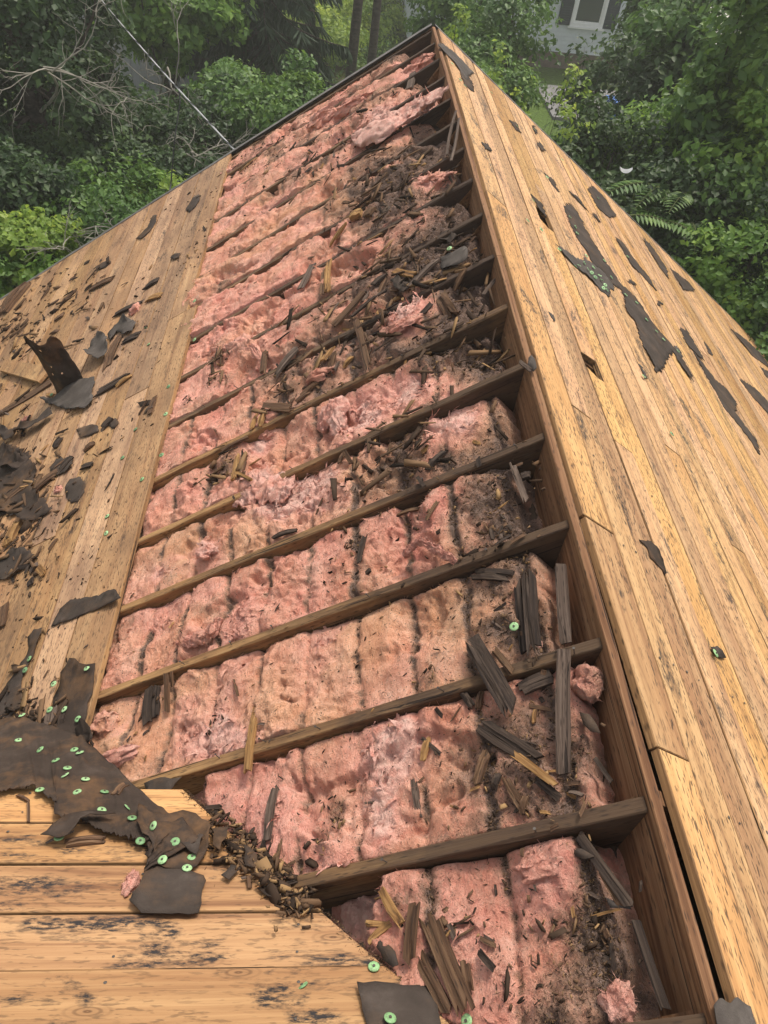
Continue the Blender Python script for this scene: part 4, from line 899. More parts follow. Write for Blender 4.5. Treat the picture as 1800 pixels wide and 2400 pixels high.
# ------------------------------------------------------------------ roofing felt
def rag_outline(P, amp, step, rnd):
    out = []; n = len(P)
    for i in range(n):
        a, b = np.array(P[i]), np.array(P[(i + 1) % n]); L = np.linalg.norm(b - a); m = max(1, int(L / step)); d = (b - a) / (L + 1e-9); nn = np.array([-d[1], d[0]])
        for j in range(m):
            f = j / m; out.append(a + (b - a) * f + (nn * rnd.uniform(-amp, amp) if j else 0) + d * (rnd.uniform(-.3, .3) * L / m if j else 0))
    return out
def felt_mesh(name, poly, seed, wave=.006, curl=.012, thick=.0022, step=.02, amp=.006, base=0.0, grid=.03, hfun=None):
    rnd = random.Random(seed); P = rag_outline(poly, amp, step, rnd); A = np.array(P); lo, hi = A.min(0), A.max(0)
    grid = max(grid, math.sqrt((hi[0] - lo[0]) * (hi[1] - lo[1]) / 900 + 1e-9))
    pts = [Vector(p) for p in P]; n = len(pts); edges = [(i, (i + 1) % n) for i in range(n)]
    for x in np.arange(lo[0], hi[0], grid):
        for y in np.arange(lo[1], hi[1], grid): pts.append(Vector((x + rnd.uniform(-.3, .3) * grid, y + rnd.uniform(-.3, .3) * grid)))
    v, e, f, *_ = geometry.delaunay_2d_cdt(pts, edges, [list(range(n))], 1, 1e-5)
    V = np.array([(p.x, p.y) for p in v]); a, b = A, np.roll(A, -1, 0)
    ab = b - a; tt = np.clip(((V[:, None] - a[None]) * ab[None]).sum(-1) / ((ab * ab).sum(-1) + 1e-12), 0, 1); dd = np.linalg.norm(V[:, None] - (a[None] + ab[None] * tt[..., None]), axis=-1).min(1)
    h = base + wave * (1 + fbm(V[:, 0] * 7, V[:, 1] * 7, seed, 3)) + curl * np.exp(-dd / .02) * np.clip(pn(V[:, 0] * 5, V[:, 1] * 5, seed + 4) * 2.2, 0, 1.5)
    if hfun is not None: h = h + np.array([hfun(x, y) for x, y in V])
    m = len(V); V3 = [(x, y, z) for (x, y), z in zip(V, h)] + [(x, y, z - thick) for (x, y), z in zip(V, h)]
    F = [tuple(t) for t in f] + [tuple(i + m for i in t[::-1]) for t in f]
    cnt = {}
    for t in f:
        for i in range(len(t)): cnt[(t[i], t[(i + 1) % len(t)])] = 1
    for (i, j) in cnt:
        if (j, i) not in cnt: F.append((j, i, i + m, j + m))
    return pymesh(name, V3, F, True)
NF = [0]
def felt(plane, pxs, c, label, mat=None, name='felt_scrap', base=None, group=None, **kw):
    NF[0] += 1
    b = BT + .0035 if base is None else base
    poly = [on(plane, *c(x, y), b) for x, y in pxs]; x0, y0 = poly[0]
    me = felt_mesh(name, [(a - x0, d - y0) for a, d in poly], NF[0] * 1.37, base=b, **kw)
    o = obj(name, me, mat or M_felt, MATS[plane] @ Matrix.Translation((x0, y0, 0))); return tag(o, label, 'felt', group)
cR5 = crop(1100, 500, 2.37); cR2 = crop(900, 0, 1.843)
flat = dict(wave=.0015, curl=.006, amp=.016, step=.016)
gR = 'felt scraps left on the east deck'
RF = [
 (cR5, [(525, -40), (560, 60), (600, 140), (650, 210), (690, 290), (750, 330), (800, 400), (850, 430), (870, 540), (920, 600), (960, 720), (1000, 800), (1040, 890), (1070, 860), (1110, 790), (1135, 775), (1175, 850), (1240, 940), (1230, 890), (1180, 800), (1130, 740), (1060, 660), (1000, 580), (950, 500), (900, 440), (830, 380), (780, 310), (740, 240), (690, 160), (640, 80), (600, -10), (560, -60)], 'largest dark felt patch running down the middle of the east slope', M_felt),
 (cR5, [(478, 170), (530, 240), (590, 300), (650, 345), (700, 400), (775, 468), (800, 408), (740, 330), (690, 290), (640, 250), (610, 262), (540, 210)], 'torn felt studded with many staples beside the largest patch, east slope', M_feltg),
 (cR5, [(810, 130), (860, 215), (900, 290), (960, 345), (1040, 432), (1000, 365), (930, 270), (880, 200), (850, 160)], 'narrow felt strip right of the largest patch, east slope', M_felt),
 (cR5, [(960, 140), (1010, 225), (1060, 305), (1105, 362), (1095, 310), (1040, 220), (1000, 165)], 'narrow felt strip near the gable edge, upper east slope', M_felt),
 (cR5, [(1115, 305), (1150, 365), (1185, 425), (1252, 432), (1210, 380), (1150, 330)], 'felt scrap at the gable edge, middle of the east slope', M_felt),
 (cR5, [(1170, 640), (1215, 740), (1303, 825), (1262, 740), (1200, 645)], 'pointed felt scrap above the long lower right strip', M_felt),
 (cR5, [(1225, 735), (1290, 860), (1375, 1000), (1420, 1085), (1500, 1180), (1560, 1260), (1612, 1342), (1595, 1260), (1540, 1190), (1480, 1110), (1482, 1050), (1430, 975), (1370, 930), (1310, 850)], 'long felt strip at the lower right of the east slope', M_felt),
 (cR5, [(1500, 920), (1570, 1015), (1680, 1135), (1680, 1075), (1580, 965)], 'felt strip meeting the right edge of the photograph', M_felt),
 (cR5, [(1450, 640), (1500, 705), (1570, 790), (1680, 870), (1610, 770), (1530, 695)], 'felt strip along the gable edge near the right border', M_felt),
 (cR5, [(1618, 855), (1650, 910), (1690, 940), (1680, 890)], 'small felt scrap at the right border, below the gable edge strip', M_felt),
 (cR5, [(440, 545), (462, 598), (474, 600), (468, 558)], 'tiny felt scrap near the ridge above the square hole', M_feltg),
 (cR5, [(945, 838), (970, 922), (988, 922), (966, 858)], 'small felt sliver below the largest patch', M_feltg),
 (cR5, [(1140, 735), (1160, 790), (1185, 800), (1165, 750)], 'small felt tag at the lower end of the largest patch', M_feltg),
 (cR5, [(875, 372), (895, 395), (930, 398), (915, 380)], 'small dark felt chip between two strips, east slope', M_felt),
 (cR5, [(1040, 500), (1050, 515), (1072, 498), (1060, 490)], 'tiny felt chip right of the largest patch', M_felt),
 (cR5, [(1305, 710), (1330, 780), (1352, 790), (1330, 745)], 'small felt chip at the lower right of the east slope', M_felt),
 (cR2, [(232, 192), (300, 268), (352, 342), (386, 312), (330, 252), (252, 186)], 'dark felt strip along the gable edge right under the apex', M_feltg),
 (cR2, [(328, 318), (345, 365), (388, 398), (380, 350), (345, 308)], 'small felt patch below the apex strip', M_felt),
 (cR2, [(540, 518), (568, 560), (593, 572), (570, 530)], 'small felt scrap on the upper east slope', M_felt),
 (cR2, [(424, 622), (438, 645), (462, 655), (446, 618)], 'lone felt scrap near the ridge, upper east slope', M_felt),
 (cR2, [(690, 745), (728, 800), (756, 832), (735, 778)], 'felt scrap above the small hole, upper right', M_felt),
 (cR2, [(635, 838), (660, 890), (702, 942), (682, 880)], 'felt scrap just right of the small hole', M_felt),
 (cR2, [(640, 548), (655, 580), (662, 575), (650, 545)], 'thin felt scrap at the gable edge, upper east slope', M_felt),
 (cR2, [(660, 620), (680, 655), (692, 650), (675, 620)], 'second thin felt scrap at the gable edge, upper east slope', M_felt),
 (cR2, [(795, 825), (850, 882), (885, 915), (842, 860)], 'felt strip between small hole and gable edge', M_felt),
 (cR2, [(880, 815), (925, 900), (975, 942), (1002, 932), (960, 870), (905, 805)], 'larger felt scrap at the gable edge, middle of the east slope top', M_felt),
 (cR2, [(900, 925), (930, 965), (935, 960), (915, 925)], 'felt tag below the larger gable edge scrap', M_felt),
 (cR2, [(1000, 1035), (1040, 1085), (1062, 1106), (1030, 1050)], 'felt strip left of the gable edge, near the ferns', M_felt),
]
for c, p, lab, m in RF: felt('R', p, c, lab, m, group=gR, **flat)
# dark smear of tar paper lower on the east slope
felt('R', [(550, 120), (585, 155), (600, 200), (650, 250), (660, 275), (668, 265), (655, 215), (635, 160), (600, 125)], crop(1200, 1200, 1.843), 'brown felt remnant low on the east slope by an oval knot', M_feltb, group=gR, wave=.0008, curl=.001, amp=.004, step=.012)
# ridge cap of felt at the bottom right, folded over the ridge
def fold_felt():
    U = [(-.16, .62), (-.10, .70), (-.045, .78), (.0, .95), (.045, .92), (.09, 1.0), (.13, .93), (.17, .8)]
    cc = crop(1350, 1800, 3.687); nx_, ny_ = 26, 26; V = np.zeros((nx_, ny_, 3))
    for i in range(nx_):
        u = -.045 + .125 * i / (nx_ - 1)                           # across the ridge, + = east
        y_top = -.375 + .02 * float(pn(u * 30, 3.1)) + (.0 if u > -.015 else -.05 + .03 * float(pn(u * 70, 9)))
        for j in range(ny_):
            y = -.75 + (y_top + .75) * j / (ny_ - 1); r = .02; z = -abs(u) * SA / CA * (abs(u) / (abs(u) + r)) + .030 + .005 * float(fbm(u * 25, y * 14, 2.0, 3)) 
            if u < -.02: z = z - .02 * ((-u - .02) / .03) + .015 * float(pn(y * 12, u * 9, 1))
            V[i, j] = (u, y, z)
    n = nx_ * ny_; P = V.reshape(-1, 3); B = P.copy(); B[:, 2] -= .003; idx = np.arange(n).reshape(nx_, ny_)
    top = np.stack([idx[:-1, :-1], idx[1:, :-1], idx[1:, 1:], idx[:-1, 1:]], -1).reshape(-1, 4)
    bd = np.concatenate([idx[:, 0], idx[-1, 1:], idx[-2::-1, -1], idx[0, -2:0:-1]]); bn = np.roll(bd, -1)
    return npmesh('felt_scrap', np.concatenate([P, B]), np.concatenate([top, (top + n)[:, ::-1], np.stack([bd, bd + n, bn + n, bn], -1)]), None, True)
o = obj('felt_scrap', fold_felt(), M_feltg); tag(o, 'grey-brown felt folded over the ridge board at the bottom right corner', 'felt')
felt('L', [(575, 370), (600, 345), (640, 400), (650, 460), (620, 500), (590, 480), (560, 440)], cr3, 'small grey metal-like felt scrap on the ridge board, middle of the ridge', M_feltg, base=.028, wave=.003, curl=.01, amp=.004)

# valley and west-slope felt
gV = 'felt sheets in the valley'
def valley_sheet():
    lo = [(-70, 1862), (20, 1856), (81, 1850), (135, 1885), (128, 1915), (190, 1930), (255, 1958), (300, 1968), (345, 1980), (350, 2010), (338, 2050)]
    hi = [(-70, 1695), (0, 1690), (50, 1684), (100, 1700), (150, 1715), (190, 1728), (240, 1775), (300, 1830), (370, 1895), (430, 1925), (470, 1975)]
    nj = 26; t = np.linspace(0, 1, len(lo)); ti = np.linspace(0, 1, 170); lo = np.array(lo); hi = np.array(hi); V = np.zeros((170, nj, 3))
    for i, f in enumerate(ti):
        pl = [np.interp(f, t, lo[:, 0]) + 4 * pn(f * 40, 1.0), np.interp(f, t, lo[:, 1]) + 14 * pn(f * 33, 2.0) + 11 * pn(f * 90, 4.0)]; ph = [np.interp(f, t, hi[:, 0]), np.interp(f, t, hi[:, 1]) + 5 * pn(f * 30, 7.0)]
        a_ = to_world('F', np.array([[*on('F', *pl, .036), .036]]))[0]
        hp = on('L', *ph, .034); b_ = to_world('L', np.array([[*hp, .034]]))[0]
        if f > .62: w = min(1, (f - .62) / .2); hf = on('F', *ph, .04); b2 = to_world('F', np.array([[*hf, .04]]))[0]; b_ = b_ * (1 - w) + b2 * w
        for j in range(nj):
            q = j / (nj - 1); p = a_ + (b_ - a_) * q; edge_ = .02 * max(0, pn(f * 14, q * 2, 3.0)) * max(0, 1 - q * 6)
            p = p + np.array([0, .3, .95]) * (.012 + .008 * fbm(f * 16, q * 5, 2.0, 3) + edge_ + .006 * math.sin(q * math.pi)); V[i, j] = p
    n = 170 * nj; P = V.reshape(-1, 3); B = P - np.array([0, .0008, .0025]); idx = np.arange(n).reshape(170, nj)
    top = np.stack([idx[:-1, :-1], idx[1:, :-1], idx[1:, 1:], idx[:-1, 1:]], -1).reshape(-1, 4)
    bd = np.concatenate([idx[:, 0], idx[-1, 1:], idx[-2::-1, -1], idx[0, -2:0:-1]]); bn = np.roll(bd, -1)
    me = npmesh('felt_sheet', np.concatenate([P, B]), np.concatenate([top, (top + n)[:, ::-1], np.stack([bd, bd + n, bn + n, bn], -1)]), None, True)
    return me, V
me_v, VS = valley_sheet()
o = obj('felt_sheet', me_v, M_feltb); tag(o, 'large brown-black felt sheet with many green caps in the valley', 'felt', gV)
VSN = np.cross(np.gradient(VS, axis=0), np.gradient(VS, axis=1)); VSN /= np.linalg.norm(VSN, axis=-1)[..., None] + 1e-12; VSN *= np.sign(VSN[..., 2:3])
def on_valley(px, py):
    d = (VS - CAMP).reshape(-1, 3) @ CR.T; u = 900 + FPX * d[:, 0] / d[:, 2]; v = 1200 + FPX * d[:, 1] / d[:, 2]; i = np.argmin((u - px) ** 2 + (v - py) ** 2); return VS.reshape(-1, 3)[i], VSN.reshape(-1, 3)[i], math.hypot(u[i] - px, v[i] - py)
felt('F', [(600, 190), (640, 230), (700, 250), (790, 225), (845, 235), (900, 270), (900, 330), (885, 390), (850, 430), (800, 450), (640, 430), (625, 390), (660, 370), (640, 330), (600, 290)], c4, 'torn felt lobe with green caps between valley sheet and square flap', M_feltb, base=.034, group=gV, wave=.006, curl=.02, amp=.008)
felt('F', [(640, 405), (690, 400), (760, 420), (880, 470), (890, 490), (870, 560), (858, 632), (740, 640), (610, 632), (560, 590), (575, 555), (600, 530), (615, 490)], c4, 'square dark felt flap hanging onto the bare front deck boards', M_felt, base=.036, group=gV, wave=.004, curl=.010, amp=.004)
felt('F', [(175, 300), (225, 258), (300, 225), (400, 208), (470, 210), (500, 215), (440, 235), (390, 235), (350, 255), (320, 290), (290, 310), (250, 318), (215, 305)], c4, 'torn felt flap curling up on the front deck, left of the valley', M_feltb, base=.05, group=gV, wave=.008, curl=.03, amp=.006)
felt('L', [(630, 70), (700, 45), (790, 40), (740, 100), (720, 150), (660, 190), (640, 150)], c4, 'dark felt scrap at the end of the second rafter', M_felt, base=.012, group=gV, wave=.006, curl=.02)
felt('F', [(680, 230), (800, 210), (850, 260), (880, 330), (850, 400), (790, 360), (740, 300)], c4, 'crumpled felt at the foot of the second bay', M_felt, base=.034, group=gV, wave=.012, curl=.04)
felt('F', [(920, 280), (990, 270), (980, 330), (950, 400), (920, 380)], c4, 'upright crumpled felt piece where valley meets the second bay', M_feltb, base=.034, group=gV, wave=.012, curl=.05)
felt('F', [(1050, 370), (1110, 400), (1110, 450), (1060, 440)], c4, 'small felt piece among the valley splinters', M_feltb, base=.034, group=gV, wave=.006, curl=.03)
felt('F', [(955, 470), (1000, 425), (1040, 440), (990, 490)], c4, 'small leaf-shaped felt piece left of the nearest rafter end', M_felt, base=.034, group=gV, wave=.006, curl=.02)
felt('F', [(1110, 520), (1190, 530), (1220, 560), (1150, 555)], c4, 'felt piece tucked under the cut deck edge', M_feltb, base=.034, group=gV, wave=.004, curl=.02)
felt('F', [(250, 850), (330, 845), (450, 860), (555, 850), (600, 940), (620, 1040), (300, 1060), (275, 960)], c5, 'dark felt sheet with a green cap at the bottom edge of the photograph', M_felt, base=.03, group=gV, wave=.004, curl=.01, amp=.005)
felt('L', [(325, 665), (350, 650), (420, 700), (435, 760), (410, 770), (370, 740)], c5, 'oval felt scrap beside the cut deck edge in the lowest bay', M_felt, base=.0, group=gV, wave=.004, curl=.02)
felt('L', [(1170, 255), (1230, 262), (1290, 300), (1240, 310), (1200, 290)], c5, 'felt scrap under the long dark plank, lowest bay', M_felt, base=-.03, group='felt scraps in the rafter bays', wave=.003, curl=.012)
felt('L', [(1330, 470), (1420, 485), (1440, 520), (1350, 515)], c5, 'felt scrap by the ridge in the lowest bay', M_feltg, base=-.03, group='felt scraps in the rafter bays', wave=.003, curl=.012)
felt('L', [(1365, 870), (1415, 880), (1450, 930), (1470, 975), (1420, 965), (1385, 930)], c3, 'dark felt scrap leaning against the ridge board, second bay', M_felt, base=-.03, group='felt scraps in the rafter bays', wave=.003, curl=.012)
felt('L', [(285, 640), (340, 545), (400, 490), (520, 470), (650, 440), (690, 490), (640, 515), (500, 555), (420, 590), (340, 615)], c0, 'tapered black felt strip crossing the edge of the west deck', M_felt, group='felt scraps on the west deck', wave=.003, curl=.012, amp=.006)
felt('L', [(230, 1260), (255, 1170), (280, 1120), (300, 1060), (350, 900), (400, 820), (460, 850), (500, 860), (545, 850), (520, 960), (490, 1090), (470, 1180), (440, 1250), (380, 1275)], c0, 'dark felt covering the lower end of the west deck with green caps', M_feltb, base=.028, group=gV, wave=.004, curl=.02, amp=.01, step=.03)
felt('L', [(30, 985), (90, 890), (150, 790), (160, 700), (200, 660), (245, 650), (225, 720), (190, 800), (150, 870), (120, 960), (120, 1090), (60, 1140), (0, 1150), (-40, 1100)], c0, 'ragged felt strip with two green caps at the left edge', M_felt, group=gV, wave=.004, curl=.02, amp=.01)
felt('L', [(-40, 290), (60, 230), (150, 210), (200, 240), (130, 290), (110, 360), (20, 380), (-40, 390)], c0, 'dark felt patch at the left edge under the tan block', M_felt, group='felt scraps on the west deck', wave=.006, curl=.03, amp=.01)
felt('L', [(440, 1220), (520, 1180), (560, 1230), (570, 1280), (520, 1310), (460, 1290)], c0, 'crumpled felt by the folded insulation wad', M_feltb, base=.02, group=gV, wave=.01, curl=.04)
# west deck scraps
felt('L', [(370, 1345), (360, 1290), (390, 1240), (440, 1225), (475, 1260), (470, 1310), (430, 1365), (395, 1375)], cL, 'rounded dark felt scrap on the west deck', M_felt, group='felt scraps on the west deck', wave=.002, curl=.006, amp=.006)
felt('L', [(425, 965), (470, 945), (540, 940), (550, 975), (500, 1000), (450, 1010), (435, 990)], cL, 'small flat felt scrap in the middle of the west deck', M_felt, group='felt scraps on the west deck', wave=.002, curl=.008)
felt('L', [(0, 935), (60, 975), (140, 945), (230, 905), (290, 850), (300, 880), (230, 940), (150, 985), (70, 1010), (40, 1035), (10, 990)], cL, 'long curled black felt strip at the left edge', M_felt, base=.04, group='felt scraps on the west deck', wave=.02, curl=.05)
felt('L', [(240, 800), (300, 790), (380, 740), (440, 690), (530, 675), (520, 760), (530, 810), (480, 855), (420, 865), (330, 845), (260, 820)], cL, 'flat grey felt at the foot of the upright curled sheet', M_feltg, group='felt scraps on the west deck', wave=.01, curl=.03)
felt('L', [(500, 540), (540, 460), (600, 450), (620, 500), (590, 560), (560, 590), (520, 580)], cL, 'bent felt scrap right of the upright curled sheet', M_feltg, base=.04, group='felt scraps on the west deck', wave=.02, curl=.05)
felt('L', [(600, 440), (650, 380), (710, 345), (760, 370), (740, 420), (690, 440), (650, 420), (620, 470)], cL, 'grey felt scrap below the far pink tuft', M_feltg, base=.03, group='felt scraps on the west deck', wave=.01, curl=.03)
felt('L', [(950, 470), (1000, 380), (1050, 350), (1055, 400), (1020, 450), (980, 490)], crop(150, 350, 3.318), 'felt scrap high on the west deck near the gable end', M_felt, group='felt scraps on the west deck', wave=.004, curl=.012)
felt('L', [(560, 700), (650, 610), (690, 520), (720, 510), (715, 570), (670, 640), (600, 700)], crop(150, 350, 3.318), 'dark felt strip at the gable end edge, west deck', M_felt, group='felt scraps on the west deck', wave=.004, curl=.02)
felt('L', [(835, 850), (860, 810), (910, 810), (900, 845), (860, 862)], crop(150, 350, 3.318), 'small felt scrap far up the west deck', M_felt, group='felt scraps on the west deck', wave=.004, curl=.01)
felt('L', [(235, 940), (300, 890), (350, 860), (370, 880), (320, 920), (270, 935)], crop(150, 350, 3.318), 'tapered dark felt scrap on the far west deck', M_felt, group='felt scraps on the west deck', wave=.004, curl=.02)
gW = 'felt scraps on the west deck'
felt('L', [(-30, 640), (40, 600), (110, 640), (90, 700), (150, 760), (80, 800), (20, 770), (-30, 790)], crop(0, 560, 1.2), 'large ragged black felt piece at the left edge among splinters', M_feltb, group=gW, base=.03, wave=.012, curl=.04, amp=.014)
felt('L', [(0, 1110), (60, 1060), (120, 1080), (180, 1120), (130, 1180), (60, 1200), (10, 1170)], cL, 'ragged brown-black felt piece low on the west deck, left edge', M_feltb, group=gW, base=.03, wave=.012, curl=.04, amp=.012)
felt('L', [(280, 1180), (320, 1130), (390, 1120), (420, 1160), (360, 1210), (300, 1220)], cL, 'torn felt piece left above the rounded scrap', M_felt, group=gW, wave=.006, curl=.025, amp=.01)
felt('L', [(600, 930), (640, 900), (660, 930), (630, 960)], cL, 'small dark felt chip in the middle of the west deck', M_felt, group=gW, wave=.003, curl=.012)
# splinter-heap felt
felt('L', [(1310, 425), (1370, 400), (1430, 370), (1450, 400), (1445, 435), (1390, 460), (1320, 478)], cm, 'dark felt piece with a green cap on the splinter heap', M_feltg, base=.0, group='felt scraps in the rafter bays', wave=.004, curl=.015)
felt('L', [(1070, 530), (1110, 512), (1140, 545), (1168, 582), (1130, 592), (1085, 565)], cm, 'rounded dark felt piece in the splinter heap', M_felt, base=.0, group='felt scraps in the rafter bays', wave=.004, curl=.02)
felt('L', [(1008, 190), (1040, 160), (1085, 180), (1075, 205), (1035, 215)], cm, 'small dark felt piece near the tan block', M_felt, base=.0, group='felt scraps in the rafter bays', wave=.004, curl=.02)
felt('L', [(1310, 310), (1360, 310), (1405, 340), (1370, 370), (1320, 350)], cm, 'dark felt piece under the eleventh rafter near the ridge', M_felt, base=-.03, group='felt scraps in the rafter bays', wave=.006, curl=.02)
# upright curled sheet: a tongue of felt rising from the deck and bending over
def curled_sheet():
    base_a = on('L', *cL(310, 770), BT); base_b = on('L', *cL(455, 700), BT); n1, n2 = 22, 30; V = np.zeros((n1, n2, 3))
    A = to_world('L', np.array([[*base_a, BT]]))[0]; B = to_world('L', np.array([[*base_b, BT]]))[0]
    up = np.array([-.25, .10, 1.0]); up /= np.linalg.norm(up); side = (B - A); out = np.cross(side / np.linalg.norm(side), up)
    for i in range(n1):
        u = i / (n1 - 1); hgt = .40 + .05 * math.sin(u * 7) + .05 * float(pn(u * 6, 2.0)) - .10 * (u > .80) * (u - .8) / .2
        for j in range(n2):
            f = j / (n2 - 1); p = A + side * (u * (1 - .10 * f) + .02 * f) + up * hgt * f
            p = p + out * (.045 * math.cos((u - .45) * 4.2) * (.3 + f) + .06 * f * f - .02) + out * .02 * float(fbm(u * 3, f * 3, 4.4, 2)); V[i, j] = p
    V = V.reshape(-1, 3); n = len(V); W = V + out * .003; idx = np.arange(n).reshape(n1, n2)
    top = np.stack([idx[:-1, :-1], idx[1:, :-1], idx[1:, 1:], idx[:-1, 1:]], -1).reshape(-1, 4)
    keep = [i for i in range(len(top)) if (i // (n2 - 1), i % (n2 - 1)) not in {(4, 22), (6, 20), (10, 24), (5, 15), (12, 9), (4, 8), (7, 12)}]; top = top[keep]
    bd = np.concatenate([idx[:, 0], idx[-1, 1:], idx[-2::-1, -1], idx[0, -2:0:-1]]); bn = np.roll(bd, -1)
    return npmesh('felt_sheet', np.concatenate([V, W]), np.concatenate([top, (top + n)[:, ::-1], np.stack([bd, bd + n, bn + n, bn], -1)]), None, True)
o = obj('felt_sheet', curled_sheet(), M_feltb); tag(o, 'tall curled sheet of black felt standing up on the west deck', 'felt')

# ------------------------------------------------------------------ green cap nails
V, F = [], []
k = 14; prof = [(.0000, .0034), (.0028, .0034), (.0030, .0022), (.0065, .0026), (.0125, .0018), (.0135, .0), (.0125, -.0004)]
for (r, z) in prof:
    for j in range(k): a = 2 * math.pi * j / k; V.append((r * math.cos(a), r * math.sin(a), z))
for i in range(len(prof) - 1):
    for j in range(k): F.append((i * k + j, (i + 1) * k + j, (i + 1) * k + (j + 1) % k, i * k + (j + 1) % k))
ME_CAP = pymesh('cap_nail', V, F, True); ME_CAP.materials.append(M_cap)
V, F = [], []; tube(V, F, [(0, 0, .0008), (0, 0, .0046)], .0032, 8); ME_HEAD = pymesh('nail_head', V, F); ME_HEAD.materials.append(M_nail)
def cap(plane, px, py, label, group, h=.036, tilt=.15):
    a, b = on(plane, px, py, h); M = MATS[plane] @ Matrix.Translation((a, b, h)) @ Matrix.Rotation(random.uniform(-tilt, tilt), 4, 'X') @ Matrix.Rotation(random.uniform(-tilt, tilt), 4, 'Y')
    o = obj('cap_nail', ME_CAP, None, M); tag(o, label, 'nail cap', group); parent_world[o.name] = M
    n = bpy.data.objects.new('nail_head', ME_HEAD); COL.objects.link(n); n.parent = o; return o
def cap_v(px, py, label, group, plane='F'):
    p, nrm, e = on_valley(px, py)
    if e > 16: return cap(plane, px, py, label, group, .042)
    q = Vector(nrm).to_track_quat('Z', 'Y').to_matrix().to_4x4(); M = Matrix.Translation(Vector(p) + Vector(nrm) * .002) @ q @ Matrix.Rotation(random.uniform(-.15, .15), 4, 'X')
    o = obj('cap_nail', ME_CAP, None, M); tag(o, label, 'nail cap', group); parent_world[o.name] = M
    n = bpy.data.objects.new('nail_head', ME_HEAD); COL.objects.link(n); n.parent = o
for x, y in ((288, 0), (283, 30), (367, 53), (170, 100), (337, 100), (453, 104), (435, 181), (550, 175), (571, 217), (662, 254), (602, 317), (757, 322), (713, 400), (830, 385), (808, 432)):
    cap_v(*c4(x, y), 'green plastic cap nail on the large valley felt sheet', 'green cap nails on the large valley felt sheet')
cap('F', *c4(255, 300), 'green cap nail under the torn felt flap on the front deck', 'green cap nails', .05)
for x, y in ((700, 160), (695, 190)): cap('L', *c4(x, y), 'green cap nail in the pair by the second rafter end', 'pair of green cap nails by the second rafter end', .02, .6)
cap('F', *c4(1305, 940), 'green cap nail half stuck in a board gap of the front deck', 'green cap nails', .022, .5)
cap('F', *c4(1615, 858), 'green cap nail at the cut edge of the front deck', 'green cap nails', .03)
cap('F', *c5(395, 988), 'green cap nail on the felt at the bottom edge of the photograph', 'green cap nails', .042); cap('L', *c5(725, 1000), 'green cap nail at the bottom of the lowest bay', 'green cap nails', -.01)
for x, y in ((162, 815), (139, 878)): cap('L', *c0(x, y), 'green cap nail on the ragged felt strip at the left edge', 'green cap nails on the ragged felt strip at the left edge')
for x, y in ((482, 867), (298, 955), (275, 1098), (357, 1096), (432, 1150), (127, 1127), (102, 1265), (228, 1327), (412, 1330), (445, 1338), (310, 1380)):
    cap_v(*c0(x, y), 'green cap nail on the dark felt at the lower end of the west deck', 'green cap nails at the lower end of the west deck', 'L')
for x, y in ((825, 490), (1080, 465), (935, 725), (920, 878), (752, 962), (680, 1120), (788, 1240), (897, 1105), (810, 395), (1080, 250), (595, 1445), (590, 1540)):
    cap('L', *cL(x, y), 'green cap nail on bare boards of the west deck near the opening', 'green cap nails on the bare west deck', BT + .004)
cap('L', *cL(285, 770), 'green cap nail on the grey felt by the upright curled sheet', 'green cap nails', .04)
cap('L', *c3(1047, 453), 'single green cap nail on the insulation of the third bay', 'green cap nails', .0); cap('L', *cm(1355, 378), 'green cap nail on the splinter heap near the ridge', 'green cap nails', .02)
for x, y in ((750, 262), (790, 355), (690, 300), (650, 235), (590, 75), (600, 110), (870, 452), (930, 495), (1040, 655), (985, 590), (1160, 765), (1080, 700), (560, 20)):
    cap('R', *cR5(x, y), 'green cap nail on the largest felt patch of the east slope', 'green cap nails on the largest east patch', .034)
for x, y in ((500, 200), (590, 295), (640, 275), (680, 330), (700, 355), (725, 345), (735, 370), (755, 398), (745, 415), (660, 310), (610, 290), (765, 425)):
    cap('R', *cR5(x, y), 'green cap nail on the torn studded felt of the east slope', 'green cap nails on the torn studded felt', .036, .5)
for lab, (x, y) in (('green cap nail above the small hole, upper east slope', (325, 40)), ('green cap nail at the lower end of the small hole', (400, 90)), ('green cap nail on the felt sliver below the largest patch', (970, 905)), ('lone green cap nail on bare boards below the largest patch', (1125, 1225)), ('green cap nail on the narrow strip right of the largest patch', (880, 240))):
    cap('R', *cR5(x, y), lab, 'green cap nails', .034)
felt('R', [(855, 585), (880, 580), (905, 600), (920, 632), (900, 634), (870, 615)], crop(1200, 1200, 1.843), 'tiny leaf-shaped felt tag under a green cap on the lower east slope', M_felt, group=gR, wave=.002, curl=.004, amp=.002)
cap('R', 1677, 1531, 'green cap nail on the tiny felt tag, lower east slope', 'green cap nails', .036)
for x, y in ((295, 275), (330, 345), (350, 370), (465, 400), (575, 545), (650, 560), (705, 765), (645, 865), (925, 855), (770, 690)):
    cap('R', *cR2(x, y), 'green cap nail among the felt scraps of the upper east slope', 'green cap nails on the upper east slope', .034)

